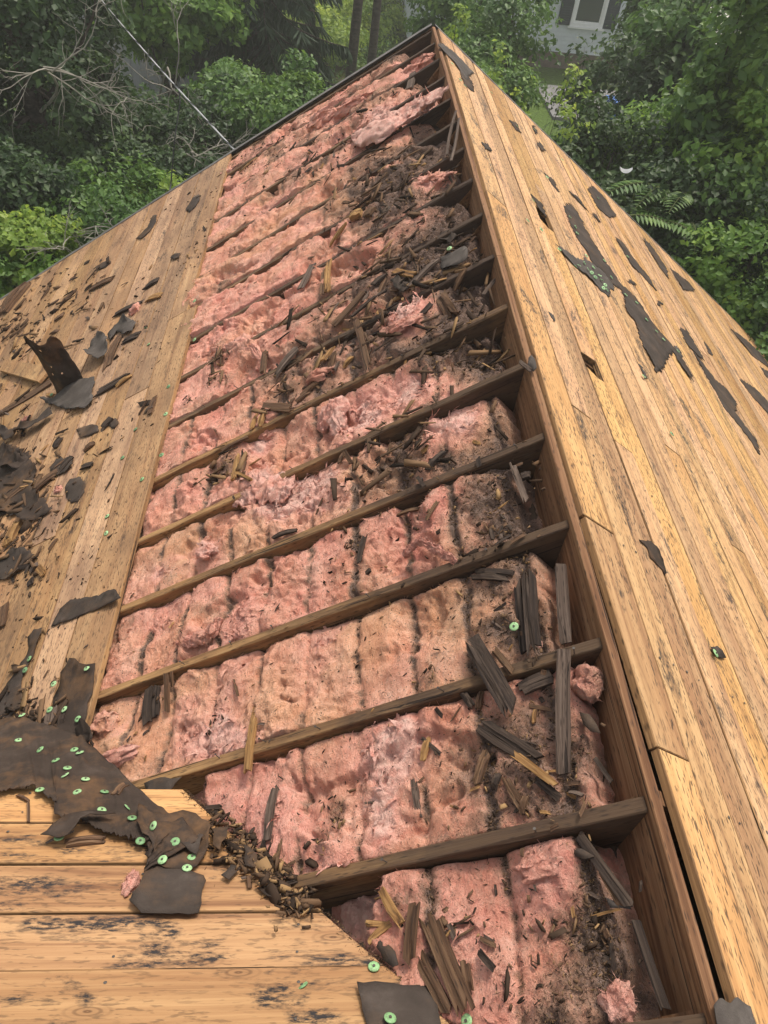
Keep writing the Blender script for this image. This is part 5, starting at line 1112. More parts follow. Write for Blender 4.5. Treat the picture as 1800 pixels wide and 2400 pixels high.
# ------------------------------------------------------------------ small splinters (one object each) and crumbs
CH = []
for v in range(14):
    L = random.uniform(.03, .10); CH.append((splinter_mesh('wood_splinter', L, random.uniform(.005, .016), random.uniform(.003, .007), 500 + v, random.choice((1, 2)), .25), L))
CHM = []
for me, L in CH:
    for wd in ('rot', 'rot', 'brown', 'brown', 'gold', 'grey'):
        m2 = me.copy(); m2.materials.append(WOODS[wd]); CHM.append(m2)
def scatter(n, zone, label, group, plane='L', rot=None, mats=None, sc=(.6, 1.2), h=None):
    for _ in range(n):
        for _t in range(30):
            cx, cy, rx, ry = random.choice(zone); px, py = dsp(random.gauss(cx, rx), random.gauss(cy, ry))
            a, b = on(plane, px, py)
            if plane == 'L' and -.3 < a < 6.0 and .05 < b < 5.2 and a > b * CA + YV + .02: break
            if plane == 'F' and b > .3 and a < -b * CA: break
        hh = (surf_h(a, b) if plane == 'L' else BT + .004) if h is None else h
        s = random.uniform(*sc)
        M = MATS[plane] @ Matrix.Translation((a, b, hh + .006)) @ Matrix.Rotation(random.uniform(0, 6.28) if rot is None else random.gauss(*rot), 4, 'Z') @ Matrix.Rotation(random.gauss(0, .18), 4, 'Y') @ Matrix.Rotation(random.gauss(0, .3), 4, 'X') @ Matrix.Scale(s, 4)
        tag(obj('wood_splinter', random.choice(CHM), None, M), label, 'splinter', group)
scatter(70, [(830, 400, 70, 45), (930, 580, 70, 40), (820, 660, 60, 40), (770, 730, 70, 40), (860, 520, 80, 50), (700, 340, 60, 30)], 'small rotten splinter in the big dark debris heap of the upper bays', 'small splinters of the upper debris heap', sc=(.8, 1.7))
scatter(20, [(600, 850, 40, 25), (510, 1010, 25, 25), (660, 780, 50, 30)], 'small splinter in the left debris piles of the middle bays', 'small splinters of the left debris piles', sc=(.7, 1.4))
scatter(24, [(1050, 1080, 50, 35), (1090, 1130, 30, 30), (880, 980, 70, 30)], 'small black splinter among the dark chips near the ridge, fourth and fifth bays', 'small splinters of the fourth and fifth bays')
scatter(30, [(1130, 1300, 50, 60), (1100, 1600, 70, 70), (1180, 1700, 60, 50), (1000, 1650, 60, 60)], 'small splinter among the broken planks of the second and third bays', 'small splinters of the second and third bays', sc=(.5, 1.0))
scatter(32, [(900, 1960, 60, 50), (1000, 2000, 50, 50), (1260, 1980, 50, 70), (1100, 2060, 120, 90), (1310, 2120, 40, 60), (800, 2080, 40, 40)], 'small splinter on the batt of the lowest bay', 'small splinters of the lowest bay', sc=(.4, .9))
scatter(16, [(540, 1830, 40, 26), (590, 1890, 22, 22), (620, 1930, 20, 18), (500, 1780, 30, 20)], 'small splinter in the debris on the front deck beside the valley cut', 'small splinters beside the valley cut', plane='F', sc=(.6, 1.2))
scatter(12, [(560, 1830, 40, 30), (600, 1890, 25, 25), (500, 1790, 40, 25), (640, 1960, 30, 25), (800, 2120, 50, 50)], 'small splinter in the debris along the valley cut', 'small splinters along the valley cut', sc=(.5, 1.1))
scatter(72, [(60, 700, 50, 50), (25, 980, 40, 80), (60, 1080, 50, 60), (40, 1180, 45, 50), (30, 900, 40, 60), (20, 1060, 30, 60), (140, 640, 70, 50), (230, 560, 80, 50), (180, 900, 90, 80), (30, 1300, 40, 60)], 'small brown splinter scattered on the west deck boards', 'small splinters on the west deck', sc=(.9, 2.6))
scatter(18, [(110, 1500, 60, 40), (60, 1600, 60, 30), (200, 1600, 60, 30)], 'small splinter on the valley felt and lower west deck', 'small splinters on the valley felt', sc=(.4, .9))
scatter(22, [(760, 1300, 160, 60), (600, 1600, 150, 80), (560, 1240, 140, 70), (650, 1850, 130, 60), (560, 700, 80, 90), (480, 1130, 80, 70)], 'tiny splinter lying alone on clean pink insulation', 'tiny lone splinters on clean insulation', sc=(.3, .7))
def crumbs(name, P, N3, label, size=(.003, .010), boxy=False):
    n = len(P); d = rng.normal(size=(n, 3)); d[:, 2] *= .35; d /= np.linalg.norm(d, axis=1)[:, None]; L = rng.uniform(*size, (n, 1)) * (1 + 1.5 * (rng.random((n, 1)) > .9)); w = rng.normal(size=(n, 3)); w[:, 2] *= .4; w = np.cross(d, w); w /= np.linalg.norm(w, axis=1)[:, None] + 1e-9
    u = np.cross(d, w); W = L * rng.uniform(.12, .4, (n, 1)); T = W * rng.uniform(.25, .6, (n, 1))
    if boxy:
        j = lambda: rng.uniform(.3, 1.0, (n, 1)); C8 = [P + d * L / 2 * sx * j() + w * W / 2 * sy + u * T / 2 * sz for sz in (-1, 1) for sx, sy in ((-1, -1), (1, -1), (1, 1), (-1, 1))]
        V = np.stack(C8, 1).reshape(-1, 3); t = np.array([(3, 2, 1, 0), (4, 5, 6, 7), (0, 1, 5, 4), (1, 2, 6, 5), (2, 3, 7, 6), (3, 0, 4, 7)]); Fq = (t[None] + 8 * np.arange(n)[:, None, None]).reshape(-1, 4)
        o = obj(name, npmesh(name, V, Fq, {'tone': np.repeat(rng.random(n), 8)}), M_crumbs, MATS[N3]); o['label'] = label; o['category'] = 'debris'; return stuff(o)
    V = np.stack([P - d * L / 2, P + w * W / 2, P + d * L / 2, P - w * W / 2, P + u * T / 2 + d * L * .1, P - u * T / 2], 1).reshape(-1, 3)
    t = np.array([(0, 1, 4), (1, 2, 4), (2, 3, 4), (3, 0, 4), (1, 0, 5), (2, 1, 5), (3, 2, 5), (0, 3, 5)]); Fq = (t[None] + 6 * np.arange(n)[:, None, None]).reshape(-1, 3)
    tone = np.repeat(rng.random(n), 6); o = obj(name, npmesh(name, V, Fq, {'tone': tone}), M_crumbs, MATS[N3]); o['label'] = label; o['category'] = 'debris'; return stuff(o)
def slivers(P, N3, label, size):
    """long thin splinters too many to pick apart"""
    n = len(P); a_ = rng.uniform(0, 2 * np.pi, n); d = np.stack([np.cos(a_), np.sin(a_), rng.normal(size=n) * .12], 1); L = rng.uniform(*size, (n, 1)); w = np.stack([-np.sin(a_), np.cos(a_), rng.normal(size=n) * .25], 1); u = np.cross(d, w)
    W = L * rng.uniform(.06, .17, (n, 1)); T = W * rng.uniform(.2, .6, (n, 1)); j = lambda: rng.uniform(.55, 1.0, (n, 1))
    C8 = [P + d * L / 2 * sx * j() + w * W / 2 * sy * (.55 if sx > 0 else 1) + u * T / 2 * sz + np.array([0, 0, .004]) for sz in (-1, 1) for sx, sy in ((-1, -1), (1, -1), (1, 1), (-1, 1))]
    t = np.array([(3, 2, 1, 0), (4, 5, 6, 7), (0, 1, 5, 4), (1, 2, 6, 5), (2, 3, 7, 6), (3, 0, 4, 7)]); Fq = (t[None] + 8 * np.arange(n)[:, None, None]).reshape(-1, 4)
    o = obj('wood_slivers', npmesh('wood_slivers', np.stack(C8, 1).reshape(-1, 3), Fq, {'tone': np.repeat(rng.random(n) * .97, 8)}), M_crumbs, MATS[N3]); o['label'] = label; o['category'] = 'debris'; return stuff(o)
tcr = NT('crumb_wood'); M_crumbs = tcr.fin(tcr.ramp(tcr.attr('tone'), [(.0, (.024, .017, .013)), (.4, (.065, .042, .029)), (.78, (.155, .092, .053)), (.99, (.34, .21, .10))]), .95, None, spec=.1)
PP = []
for k, (S, Y, H, dirt) in SURF.items():
    w = (np.clip(dirt - .42, 0, 1) ** 1.5 + .03) * (H > -.12); w = (w / w.sum()).ravel(); n = int(5200 if k < 3 else 4000 if k < 8 else 2200); i = rng.choice(w.size, n, p=w)
    PP.append(np.stack([Y.ravel()[i] + rng.normal(size=n) * .003, S.ravel()[i] + rng.normal(size=n) * .003, H.ravel()[i] + .002], 1))
crumbs('wood_crumbs', np.concatenate(PP), 'L', 'dark wood crumbs and grit sprinkled over the insulation in the rafter bays', (.0025, .009))
PP = []
for (by, bs, r, am) in DARK:                                    # coarser rubble where the roof boards rotted through
    n = int(am * (20 + 1050 * r * r * (1.0 if by > 1.4 else .75)))
    for _ in range(n):
        y, q = random.gauss(by, r * .55), random.gauss(bs, r * .55)
        if not (.06 < q < 1.9 and -.35 < y < 6.0 and y > q * CA + YV + .03): continue
        if in_fresh(y, q): continue
        PP.append((y, q, surf_h(y, q) + random.uniform(.002, .014)))
for _ in range(620):                                            # a thinner band all along the ridge side of the bays
    y, q = random.uniform(.5, 5.2), .15 + abs(random.gauss(.25, .28)); in_fresh(y, q) or PP.append((y, q, surf_h(y, q) + random.uniform(.001, .010)))
PP = [np.array(PP)]
SL = PP[0][(PP[0][:, 0] > 1.3)]; SL = SL[rng.random(len(SL)) < .17]
slivers(SL + np.array([0, 0, .006]), 'L', 'long rotten slivers heaped over the upper and middle rafter bays', (.04, .17))
crumbs('wood_rubble', np.concatenate(PP), 'L', 'coarse rotten wood rubble heaped on the insulation of the upper bays', (.006, .026), True)
n = 3200; a = rng.uniform(-.3, 6, n); b = 1.95 + np.abs(rng.normal(size=n)) * 1.3; ok = (a > b * CA + YV) & (b < 5.2); cl = pn(a * 2.2, b * 2.2, 1.2) + .9 * np.exp(-((a - 1.7) ** 2 + (b - 3) ** 2)) > rng.uniform(-.2, .9, n); ok &= cl
crumbs('wood_crumbs', np.stack([a, b, np.full(n, BT + .002)], 1)[ok], 'L', 'wood crumbs and grit lying on the west deck boards', (.006, .028), True)
n = 2200; b = rng.uniform(.55, 1.4, n); off = np.abs(rng.normal(size=n)) * .014; a = -b * CA - off + .045
crumbs('wood_crumbs', np.stack([a, b, np.where(off > .0, BT + .002, 0)], 1), 'F', 'dark grit along the diagonal cut edge of the front deck', (.002, .007))

pxs = np.concatenate([rng.normal(size=(n_, 2)) * np.array(sg) + np.array(c_) for c_, sg, n_ in (((20, 980), (45, 70), 120), ((50, 1080), (50, 60), 120), ((30, 1190), (40, 45), 80), ((40, 720), (40, 40), 160), ((120, 640), (80, 45), 120), ((60, 1560), (60, 40), 120))]) * 1.085
Pw = np.array([(*on('L', *p, BT), BT + random.uniform(.002, .012)) for p in pxs]); Pw = Pw[(Pw[:, 1] > 1.98) & (Pw[:, 1] < 5.2) & (Pw[:, 0] < 6.0)]
crumbs('wood_rubble', Pw, 'L', 'broken wood scraps strewn over the left edge of the west deck', (.012, .05), True)
slivers(Pw[rng.random(len(Pw)) < .22] + np.array([0, 0, .004]), 'L', 'long wood slivers strewn over the left edge of the west deck', (.06, .22))
pxs = np.concatenate([rng.normal(size=(n_, 2)) * np.array(sg) + np.array(c_) for c_, sg, n_ in (((540, 1835), (45, 24), 220), ((590, 1890), (24, 20), 160), ((640, 1955), (22, 18), 110), ((500, 1790), (40, 18), 110))]) * 1.085
Pv = np.array([(*on('F', *p, .03), .03 + random.uniform(0, .02)) for p in pxs]); Pv = Pv[Pv[:, 0] < -Pv[:, 1] * CA + .06]
crumbs('wood_rubble', Pv, 'F', 'rotten wood rubble piled where the valley felt is torn, beside the cut deck edge', (.008, .035), True)

# ------------------------------------------------------------------ service cable at the gable end
a, b = on('L', *crop(0, 0, 1.843)(990, 712), .03); A = Vector(to_world('L', np.array([[YR + .03, b, .0]]))[0])
Bp = Vector(far(165, 10, 17.0)); Cp = A + (Bp - A) * 1.9 + Vector((0, 0, 2.2))
pts = []
for i in range(40): f = i / 39; p = A.lerp(Cp, f); p.z -= .5 * 4 * f * (1 - f) * .6; pts.append(p)
cb = thing('service_cable', tuple(A), 'grey overhead service cable running from the gable edge up to the left', 'cable')
V, F = [], []; tube(V, F, pts, .008, 6); obj('support_wire', pymesh('support_wire', V, F), M_cable, None, cb)
V, F = [], []; tw = []
for i in range(300): f = i / 299; p = A.lerp(Cp, f); p.z -= 1.2 * f * (1 - f); a_ = f * 190; tw.append(p + Vector((math.cos(a_) * .009, 0, math.sin(a_) * .009)))
tube(V, F, tw, .006, 4); obj('conductor', pymesh('conductor', V, F), M_cableb, None, cb)
V, F = [], []; q0 = pts[4]; tube(V, F, [q0, q0 + Vector((.02, -.1, -.08)), q0 + Vector((-.03, -.3, -.35)), q0 + Vector((-.1, -.45, -.8)), Vector((q0.x - .1, YR - .05, q0.z - 1.3))], .007, 6); obj('drip_loop', pymesh('drip_loop', V, F), M_cableb, None, cb)

# ------------------------------------------------------------------ trees, shrubs and plants
def leafmat(name, dark, mid, light, trans=.3, rough=.5):
    t = NT(name); tn = t.attr('tint'); col = t.ramp(tn, [(.05, dark), (.5, mid), (.95, light)])
    n = t.noise(t.coord((1, 1, 1), rnd=False), .9, 3, .6); hs = t.n('HueSaturation'); t.l(col, hs.inputs['Color']); t.l(t.mr(n, .3, .7, .8, 1.2), hs.inputs['Value']); t.l(t.mr(n, .3, .7, .51, .49), hs.inputs['Hue'])
    t.fin(hs.outputs[0], rough, None, spec=.35)
    tr = t.n('BsdfTranslucent'); br = t.n('HueSaturation'); br.inputs['Value'].default_value = 1.5; br.inputs['Hue'].default_value = .485; t.l(hs.outputs[0], br.inputs['Color']); t.l(br.outputs[0], tr.inputs['Color'])
    mx = t.n('MixShader'); mx.inputs[0].default_value = trans; t.l(t.b.outputs[0], mx.inputs[1]); t.l(tr.outputs[0], mx.inputs[2]); t.l(mx.outputs[0], t.out.inputs['Surface']); return t.m
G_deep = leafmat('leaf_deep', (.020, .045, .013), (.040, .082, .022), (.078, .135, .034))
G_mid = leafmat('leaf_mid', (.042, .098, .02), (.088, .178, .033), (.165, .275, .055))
G_bright = leafmat('leaf_bright', (.07, .15, .022), (.14, .26, .04), (.25, .38, .07), .4)
G_yel = leafmat('leaf_yellow_green', (.12, .20, .03), (.22, .33, .05), (.36, .44, .09), .4)
G_spr = leafmat('needles', (.018, .04, .018), (.032, .065, .026), (.055, .095, .035), .12, .6)
M_bark = timber('bark', (.12, .095, .075), (.075, .058, .045), (.03, .023, .018), bands=14); M_twig = plain('dead_twig', (.27, .25, .21), .9, .1, .2, 20); M_stem = plain('green_stem', (.13, .15, .06), .8, .2)
def leaf_quads(P, N, size, asp=.62, tint=None, fold=.18):
    n = len(P); N = N / (np.linalg.norm(N, axis=1)[:, None] + 1e-9); t = np.cross(N, rng.normal(size=(n, 3))); t /= np.linalg.norm(t, axis=1)[:, None] + 1e-9; t[:, 2] -= .35; t /= np.linalg.norm(t, axis=1)[:, None]
    w = np.cross(N, t); s = size[:, None]
    V = np.stack([P - t * s * .5, P + w * s * asp * .5 + N * s * fold * .5 - t * s * .06, P + t * s * .5 - N * s * .08, P - w * s * asp * .5 + N * s * fold * .5 - t * s * .06], 1).reshape(-1, 3)
    b = 4 * np.arange(n)[:, None]; F = np.concatenate([b + np.array([[0, 1, 2]]), b + np.array([[0, 2, 3]])], 1).reshape(-1, 3)
    return V, F, np.repeat(tint if tint is not None else rng.random(n), 4)
def limb(V, F, a, b, r0, r1, wob=.12, n=6, k=6):
    a, b = np.array(a, float), np.array(b, float); L = np.linalg.norm(b - a); pts = []; off = rng.normal(size=3) * wob * L
    for i in range(n): f = i / (n - 1); pts.append(a + (b - a) * f + off * math.sin(f * math.pi) * .5 + np.array([0, 0, .12 * L * math.sin(f * math.pi)]) * (wob > 0))
    tube(V, F, pts, [r0 + (r1 - r0) * i / (n - 1) for i in range(n)], k); return pts
def tree(name, label, base, crown, rad, mat, clumps=90, per=220, leaf=.11, cl_r=.42, trunk_r=.14, cat='tree', group=None, droop=0.0, hole=.0, lean=None, limbs=16, asp=.62, shell=.55):
    base = np.array(base, float); crown = np.array(crown, float); rad = np.array(rad, float)
    root = thing(name, tuple(base), label, cat, group)
    d = rng.normal(size=(clumps, 3)); d /= np.linalg.norm(d, axis=1)[:, None]
    sd = rng.uniform(0, 50); r = rng.uniform(shell, 1.0, clumps) ** .8 * (1 + .38 * fbm(d[:, 0] * 1.7 + sd, d[:, 1] * 1.7, d[:, 2] * 1.7, 2))
    if hole: keep = pn(d[:, 0] * 2.3 + sd, d[:, 1] * 2.3, d[:, 2] * 2.3 + 7) > -hole; d, r = d[keep], r[keep]
    C = crown + d * r[:, None] * rad; C[:, 2] = np.maximum(C[:, 2], base[2] + .25); nc = len(C)
    Vb, Fb = [], []; top = crown + np.array([0, 0, rad[2] * .35])
    tp = limb(Vb, Fb, base - np.array([0, 0, .3]), top, trunk_r, trunk_r * .25, .04, 9, 8)
    for i in rng.choice(nc, min(limbs, nc), replace=False):
        f = rng.uniform(.35, .9); o = np.array(tp[int(f * 8)]); limb(Vb, Fb, o, C[i], trunk_r * .38 * (1.1 - f), trunk_r * .05, .14, 6, 5)
    obj('trunk', pymesh('trunk', Vb, Fb, True), M_bark, None, root)
    n = nc * per; ci = np.repeat(np.arange(nc), per); csz = cl_r * rng.uniform(.6, 1.4, nc)
    q = rng.normal(size=(n, 3)); q /= np.linalg.norm(q, axis=1)[:, None]; q *= (rng.random((n, 1)) ** .45) * csz[ci][:, None] * np.array([1.15, 1.15, .7]); P = C[ci] + q
    P[:, 2] -= droop * (q[:, 0] ** 2 + q[:, 1] ** 2) / cl_r; P[:, 2] = np.maximum(P[:, 2], base[2] + .05)
    N = d[ci] * .45 + q / csz[ci][:, None] * .5 + np.array([0, 0, .75]) + rng.normal(size=(n, 3)) * .45
    ti = np.clip(rng.normal(.45, .16, nc)[ci] + rng.normal(0, .17, n), 0, 1)
    V, F, T = leaf_quads(P, N, leaf * rng.uniform(.55, 1.3, n), asp, ti)
    obj('crown', npmesh('crown', V, F, {'tint': T}), mat, None, root); return root
def gnd(px, py, dist): p = far(px, py, dist); return np.array([p[0], p[1], GZ])
def T(name, label, px, py, dist, rad, mat, dy=0, **kw):
    c = far(*dsp(px, py), dist); b = np.array([c[0], c[1] + dy, GZ]); return tree(name, label, b, c, rad, mat, **kw)
gL, gRt = 'trees behind the west slope', 'trees behind the east slope'
# right side
T('maple_tree', 'big dark green maple filling the upper right corner in front of the road', 1600, 120, 14.5, (1.4, 1.5, 1.5), G_mid, clumps=120, per=150, leaf=.17, cl_r=.42, trunk_r=.17, group=gRt, hole=.12)
T('leafy_tree', 'bright leaved tree at the right border of the photograph', 1680, 190, 11.0, (1.0, 1.1, 1.6), G_mid, clumps=60, per=190, leaf=.13, cl_r=.32, trunk_r=.09, group=gRt)
T('leafy_tree', 'dark tree shading the driveway, right of the neighbour house', 1440, 60, 18.5, (.9, .9, 1.0), G_mid, clumps=70, per=170, leaf=.14, cl_r=.42, trunk_r=.13, group=gRt, hole=.3, droop=.3)
T('leafy_tree', 'tree in front of the left end of the pale sided house', 985, 25, 19.0, (1.05, 1.2, 1.0), G_mid, clumps=75, per=170, leaf=.13, cl_r=.42, trunk_r=.13, group=gRt, hole=.25)
T('leafy_tree', 'small drooping tree just left of the driveway', 1035, 105, 16.0, (.55, .6, .45), G_mid, clumps=28, per=150, leaf=.11, cl_r=.3, trunk_r=.05, group=gRt, hole=.15, droop=.5)
T('leafy_tree', 'sparse tree hanging in front of the left half of the pale sided house', 1105, 45, 17.0, (.9, .8, .7), G_mid, clumps=38, per=95, leaf=.12, cl_r=.34, trunk_r=.06, group=gRt, hole=.2, droop=.4)
T('leafy_shrub', 'low shrub on the lawn between apex and driveway', 1085, 190, 14.0, (.6, .6, .35), G_mid, clumps=22, per=120, leaf=.09, cl_r=.24, trunk_r=.03, cat='shrub', group=gRt)
T('leafy_tree', 'sparse tree overhanging the right part of the driveway', 1310, 150, 15.5, (.75, .7, .6), G_deep, clumps=30, per=80, leaf=.12, cl_r=.3, trunk_r=.06, group=gRt, hole=.15, droop=.5)
T('leafy_tree', 'tree right of the driveway with dark forked limbs', 1440, 225, 14.0, (.8, .8, .7), G_deep, clumps=48, per=160, leaf=.12, cl_r=.32, trunk_r=.10, group=gRt, hole=.2, droop=.4)
T('viney_shrub', 'broad vine-hung shrub below the big maple', 1500, 335, 12.0, (1.3, 1.2, .7), G_bright, clumps=90, per=170, leaf=.10, cl_r=.33, trunk_r=.05, cat='shrub', group=gRt)
T('viney_shrub', 'dense shrub at the right border above the ferny sumac', 1640, 350, 10.5, (1.0, 1.1, .9), G_bright, clumps=70, per=170, leaf=.10, cl_r=.30, trunk_r=.05, cat='shrub', group=gRt)
T('viney_shrub', 'shrub close behind the east gable edge, below the driveway', 1275, 395, 11.0, (.85, .8, .4), G_mid, clumps=55, per=160, leaf=.09, cl_r=.30, trunk_r=.04, cat='shrub', group=gRt, hole=.3)
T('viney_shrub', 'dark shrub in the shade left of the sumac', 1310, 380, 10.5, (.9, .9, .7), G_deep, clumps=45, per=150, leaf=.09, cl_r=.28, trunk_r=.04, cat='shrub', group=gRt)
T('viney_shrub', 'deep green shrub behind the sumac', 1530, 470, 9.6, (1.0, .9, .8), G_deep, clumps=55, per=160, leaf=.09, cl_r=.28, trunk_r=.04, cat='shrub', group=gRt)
T('viney_shrub', 'yellow-green shrub by the right border below the sumac', 1620, 570, 8.8, (.7, .6, .5), G_bright, clumps=34, per=130, leaf=.08, cl_r=.22, trunk_r=.03, cat='shrub', group=gRt, hole=.3)
T('viney_shrub', 'lowest shrub at the right border by the gable edge', 1660, 700, 8.4, (.6, .6, .5), G_mid, clumps=36, per=140, leaf=.09, cl_r=.22, trunk_r=.03, cat='shrub', group=gRt)
T('viney_shrub', 'dark shrub under the gable edge right of centre', 1450, 560, 8.9, (.9, .6, .6), G_deep, clumps=40, per=150, leaf=.08, cl_r=.26, trunk_r=.03, cat='shrub', group=gRt)
T('viney_shrub', 'rounded shrub at the right border under the bright tree', 1600, 430, 9.8, (.8, .8, .6), G_mid, clumps=45, per=150, leaf=.09, cl_r=.26, trunk_r=.03, cat='shrub', group=gRt)
# left side
T('vine_tree', 'large dark vine-covered tree at the upper left', 45, 190, 12.5, (1.35, 1.3, 2.4), G_deep, clumps=120, per=200, leaf=.12, cl_r=.40, trunk_r=.22, group=gL, shell=.7)
T('vine_tree', 'dark leafy tree right of the vine-covered one, below the cable', 185, 40, 15.0, (.45, .6, 1.2), G_deep, clumps=40, per=150, leaf=.12, cl_r=.3, trunk_r=.10, group=gL, hole=.2)
T('maple_tree', 'bright green maple crown at the top, left of the spruce', 372, 35, 17.0, (1.15, 1.0, .75), G_bright, clumps=46, per=170, leaf=.17, cl_r=.34, trunk_r=.12, group=gL)
T('leafy_tree', 'mid green tree standing left of the gable end', 520, 235, 14.0, (.85, .9, .75), G_mid, clumps=50, per=150, leaf=.10, cl_r=.32, trunk_r=.06, group=gL, hole=.2)
T('leafy_tree', 'green thicket tree close to the gable apex, left', 615, 235, 13.0, (.85, .8, .5), G_mid, clumps=48, per=150, leaf=.10, cl_r=.32, trunk_r=.06, group=gL, hole=.2)
T('leafy_tree', 'shaded tree in the middle of the left woods', 440, 310, 13.5, (1.1, 1.0, .75), G_deep, clumps=60, per=150, leaf=.10, cl_r=.34, trunk_r=.08, group=gL, hole=.15)
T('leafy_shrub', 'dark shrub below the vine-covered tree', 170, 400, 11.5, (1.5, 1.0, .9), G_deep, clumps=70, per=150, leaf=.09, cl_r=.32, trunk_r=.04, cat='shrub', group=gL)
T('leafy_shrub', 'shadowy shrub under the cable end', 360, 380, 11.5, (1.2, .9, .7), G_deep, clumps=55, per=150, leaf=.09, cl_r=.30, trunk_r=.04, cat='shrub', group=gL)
T('leafy_shrub', 'green shrub along the gable edge at left', 250, 470, 9.8, (1.0, .7, .5), G_mid, clumps=50, per=150, leaf=.08, cl_r=.26, trunk_r=.03, cat='shrub', group=gL)
T('bright_shrub', 'bright yellow-green shrub at the left border above the deck corner', 70, 560, 8.6, (.6, .5, .42), G_yel, clumps=40, per=140, leaf=.09, cl_r=.18, trunk_r=.03, cat='shrub', group=gL)
T('bright_shrub', 'bright green shrub at the far left corner of the deck', 20, 600, 8.4, (.5, .4, .35), G_bright, clumps=30, per=130, leaf=.08, cl_r=.18, trunk_r=.03, cat='shrub', group=gL)
T('leafy_shrub', 'dark green shrub at the left border, halfway up', 15, 450, 10.0, (.8, .8, .8), G_deep, clumps=50, per=150, leaf=.09, cl_r=.28, trunk_r=.03, cat='shrub', group=gL)
T('sapling', 'small bright sapling left of the cable end', 385, 408, 9.6, (.18, .18, .14), G_yel, clumps=8, per=34, leaf=.08, cl_r=.10, trunk_r=.012, cat='sapling', group='saplings')
T('sapling', 'small bright sapling below the cable', 298, 412, 10.2, (.2, .2, .12), G_yel, clumps=8, per=36, leaf=.08, cl_r=.10, trunk_r=.012, cat='sapling', group='saplings')
T('sapling', 'yellow-green sapling in the left woods, in the shade', 345, 385, 10.5, (.25, .2, .15), G_bright, clumps=9, per=36, leaf=.08, cl_r=.11, trunk_r=.012, cat='sapling', group='saplings')
for px, py, ds, lab in ((985, 52, 11.5, 'tall pale sapling rising right behind the apex'), (1068, 150, 10.5, 'pale sapling beside the upper gable edge'), (1125, 225, 10.5, 'pale sapling at the gable edge left of the driveway'), (1222, 190, 11.0, 'thin pale sapling in front of the driveway'), (1240, 265, 10.0, 'low pale sapling below the driveway')):
    T('sapling', lab, px, py, ds, (.16, .16, .34), G_yel, clumps=10, per=13, leaf=.07, cl_r=.09, trunk_r=.010, cat='sapling', group='pale saplings behind the apex', limbs=8)
# bare trunks behind the apex
for i, (px, py, r, ln, lab) in enumerate(((735, 188, .16, -.2, 'dark tree trunk left of the apex, first of three'), (815, 205, .15, .5, 'dark tree trunk left of the apex, middle of three'), (862, 200, .13, -.1, 'dark tree trunk left of the apex, nearest the apex'))):
    b = onground(px, py + 20); c = np.array([b[0] + ln, b[1] + .3, GZ + 7.5])
    tree('woodland_tree', lab, b, c, (1.9, 1.6, 1.5), G_deep, clumps=45, per=150, leaf=.13, cl_r=.45, trunk_r=r, group='trunks left of the apex')
# understory behind the trunks
for px, py, ds, lab in ((690, 60, 27, 'sunlit undergrowth bush between the far trunks, left one'), (790, 40, 30, 'sunlit undergrowth bush between the far trunks, right one'), (640, 90, 25, 'sunlit undergrowth bush left of the far trunks'), (870, 30, 30, 'sunlit undergrowth bush right of the far trunks'), (590, 20, 32, 'sunlit undergrowth bush behind the spruce')):
    c = far(*dsp(px, py), ds); tree('undergrowth_bush', lab, (c[0], c[1], GZ), (c[0], c[1], GZ + .7), (2.2, 1.4, .8), G_yel, clumps=40, per=110, leaf=.13, cl_r=.4, trunk_r=.03, cat='bush', group='sunlit undergrowth')
# spruce: whorls of drooping boughs
def spruce(label, px, py, dist, H, R):
    c = far(*dsp(px, py), dist); base = np.array([c[0], c[1], GZ]); root = thing('spruce_tree', tuple(base), label, 'tree', gL); Vb, Fb = [], []
    tube(Vb, Fb, [base + np.array([0, 0, z]) for z in np.linspace(-.3, H, 8)], list(np.linspace(.17, .02, 8)), 8); Ps, Ds = [], []
    for z in np.arange(1.2, H - .2, .34):
        rr = R * (1 - (z / H) ** 1.3) + .25
        for a in rng.uniform(0, 2 * np.pi) + np.arange(7) * 2 * np.pi / 7 + rng.normal(size=7) * .2:
            L = rr * rng.uniform(.75, 1.15); u = np.array([math.cos(a), math.sin(a), 0]); pts = [base + np.array([0, 0, z]) + u * L * f + np.array([0, 0, -.32 * L * f + .22 * L * f * f - .25 * f]) for f in np.linspace(0, 1, 6)]
            tube(Vb, Fb, pts, list(np.linspace(.03, .006, 6)), 4); m = int(L * 120); f = rng.random(m) ** .8; i = np.minimum((f * 5).astype(int), 4); fr = (f * 5 - i)[:, None]
            pt = np.array(pts); p = pt[i] * (1 - fr) + pt[i + 1] * fr; sdv = np.cross(u, [0, 0, 1]); d = u * .4 + np.outer(rng.choice([-1, 1], m), sdv) * rng.uniform(.1, .8, (m, 1)) + np.array([0, 0, -1.0]) * rng.uniform(.4, 1.3, (m, 1)); Ps.append(p); Ds.append(d)
    P = np.concatenate(Ps); Dv = np.concatenate(Ds); Dv /= np.linalg.norm(Dv, axis=1)[:, None]; n = len(P); L = rng.uniform(.12, .42, (n, 1)); w = np.cross(Dv, rng.normal(size=(n, 3))); w /= np.linalg.norm(w, axis=1)[:, None]; W = rng.uniform(.012, .03, (n, 1))
    V = np.stack([P - w * W * .6, P + w * W * .6, P + Dv * L * .6 + w * W, P + Dv * L, P + Dv * L * .6 - w * W], 1).reshape(-1, 3); b = 5 * np.arange(n)[:, None]; F = np.concatenate([b + np.array([[0, 1, 2]]), b + np.array([[0, 2, 4]]), b + np.array([[4, 2, 3]])], 1).reshape(-1, 3)
    obj('trunk', pymesh('trunk', Vb, Fb, True), M_bark, None, root); obj('crown', npmesh('crown', V, F, {'tint': np.repeat(np.clip(rng.normal(.5, .2, n), 0, 1), 5)}), G_spr, None, root)
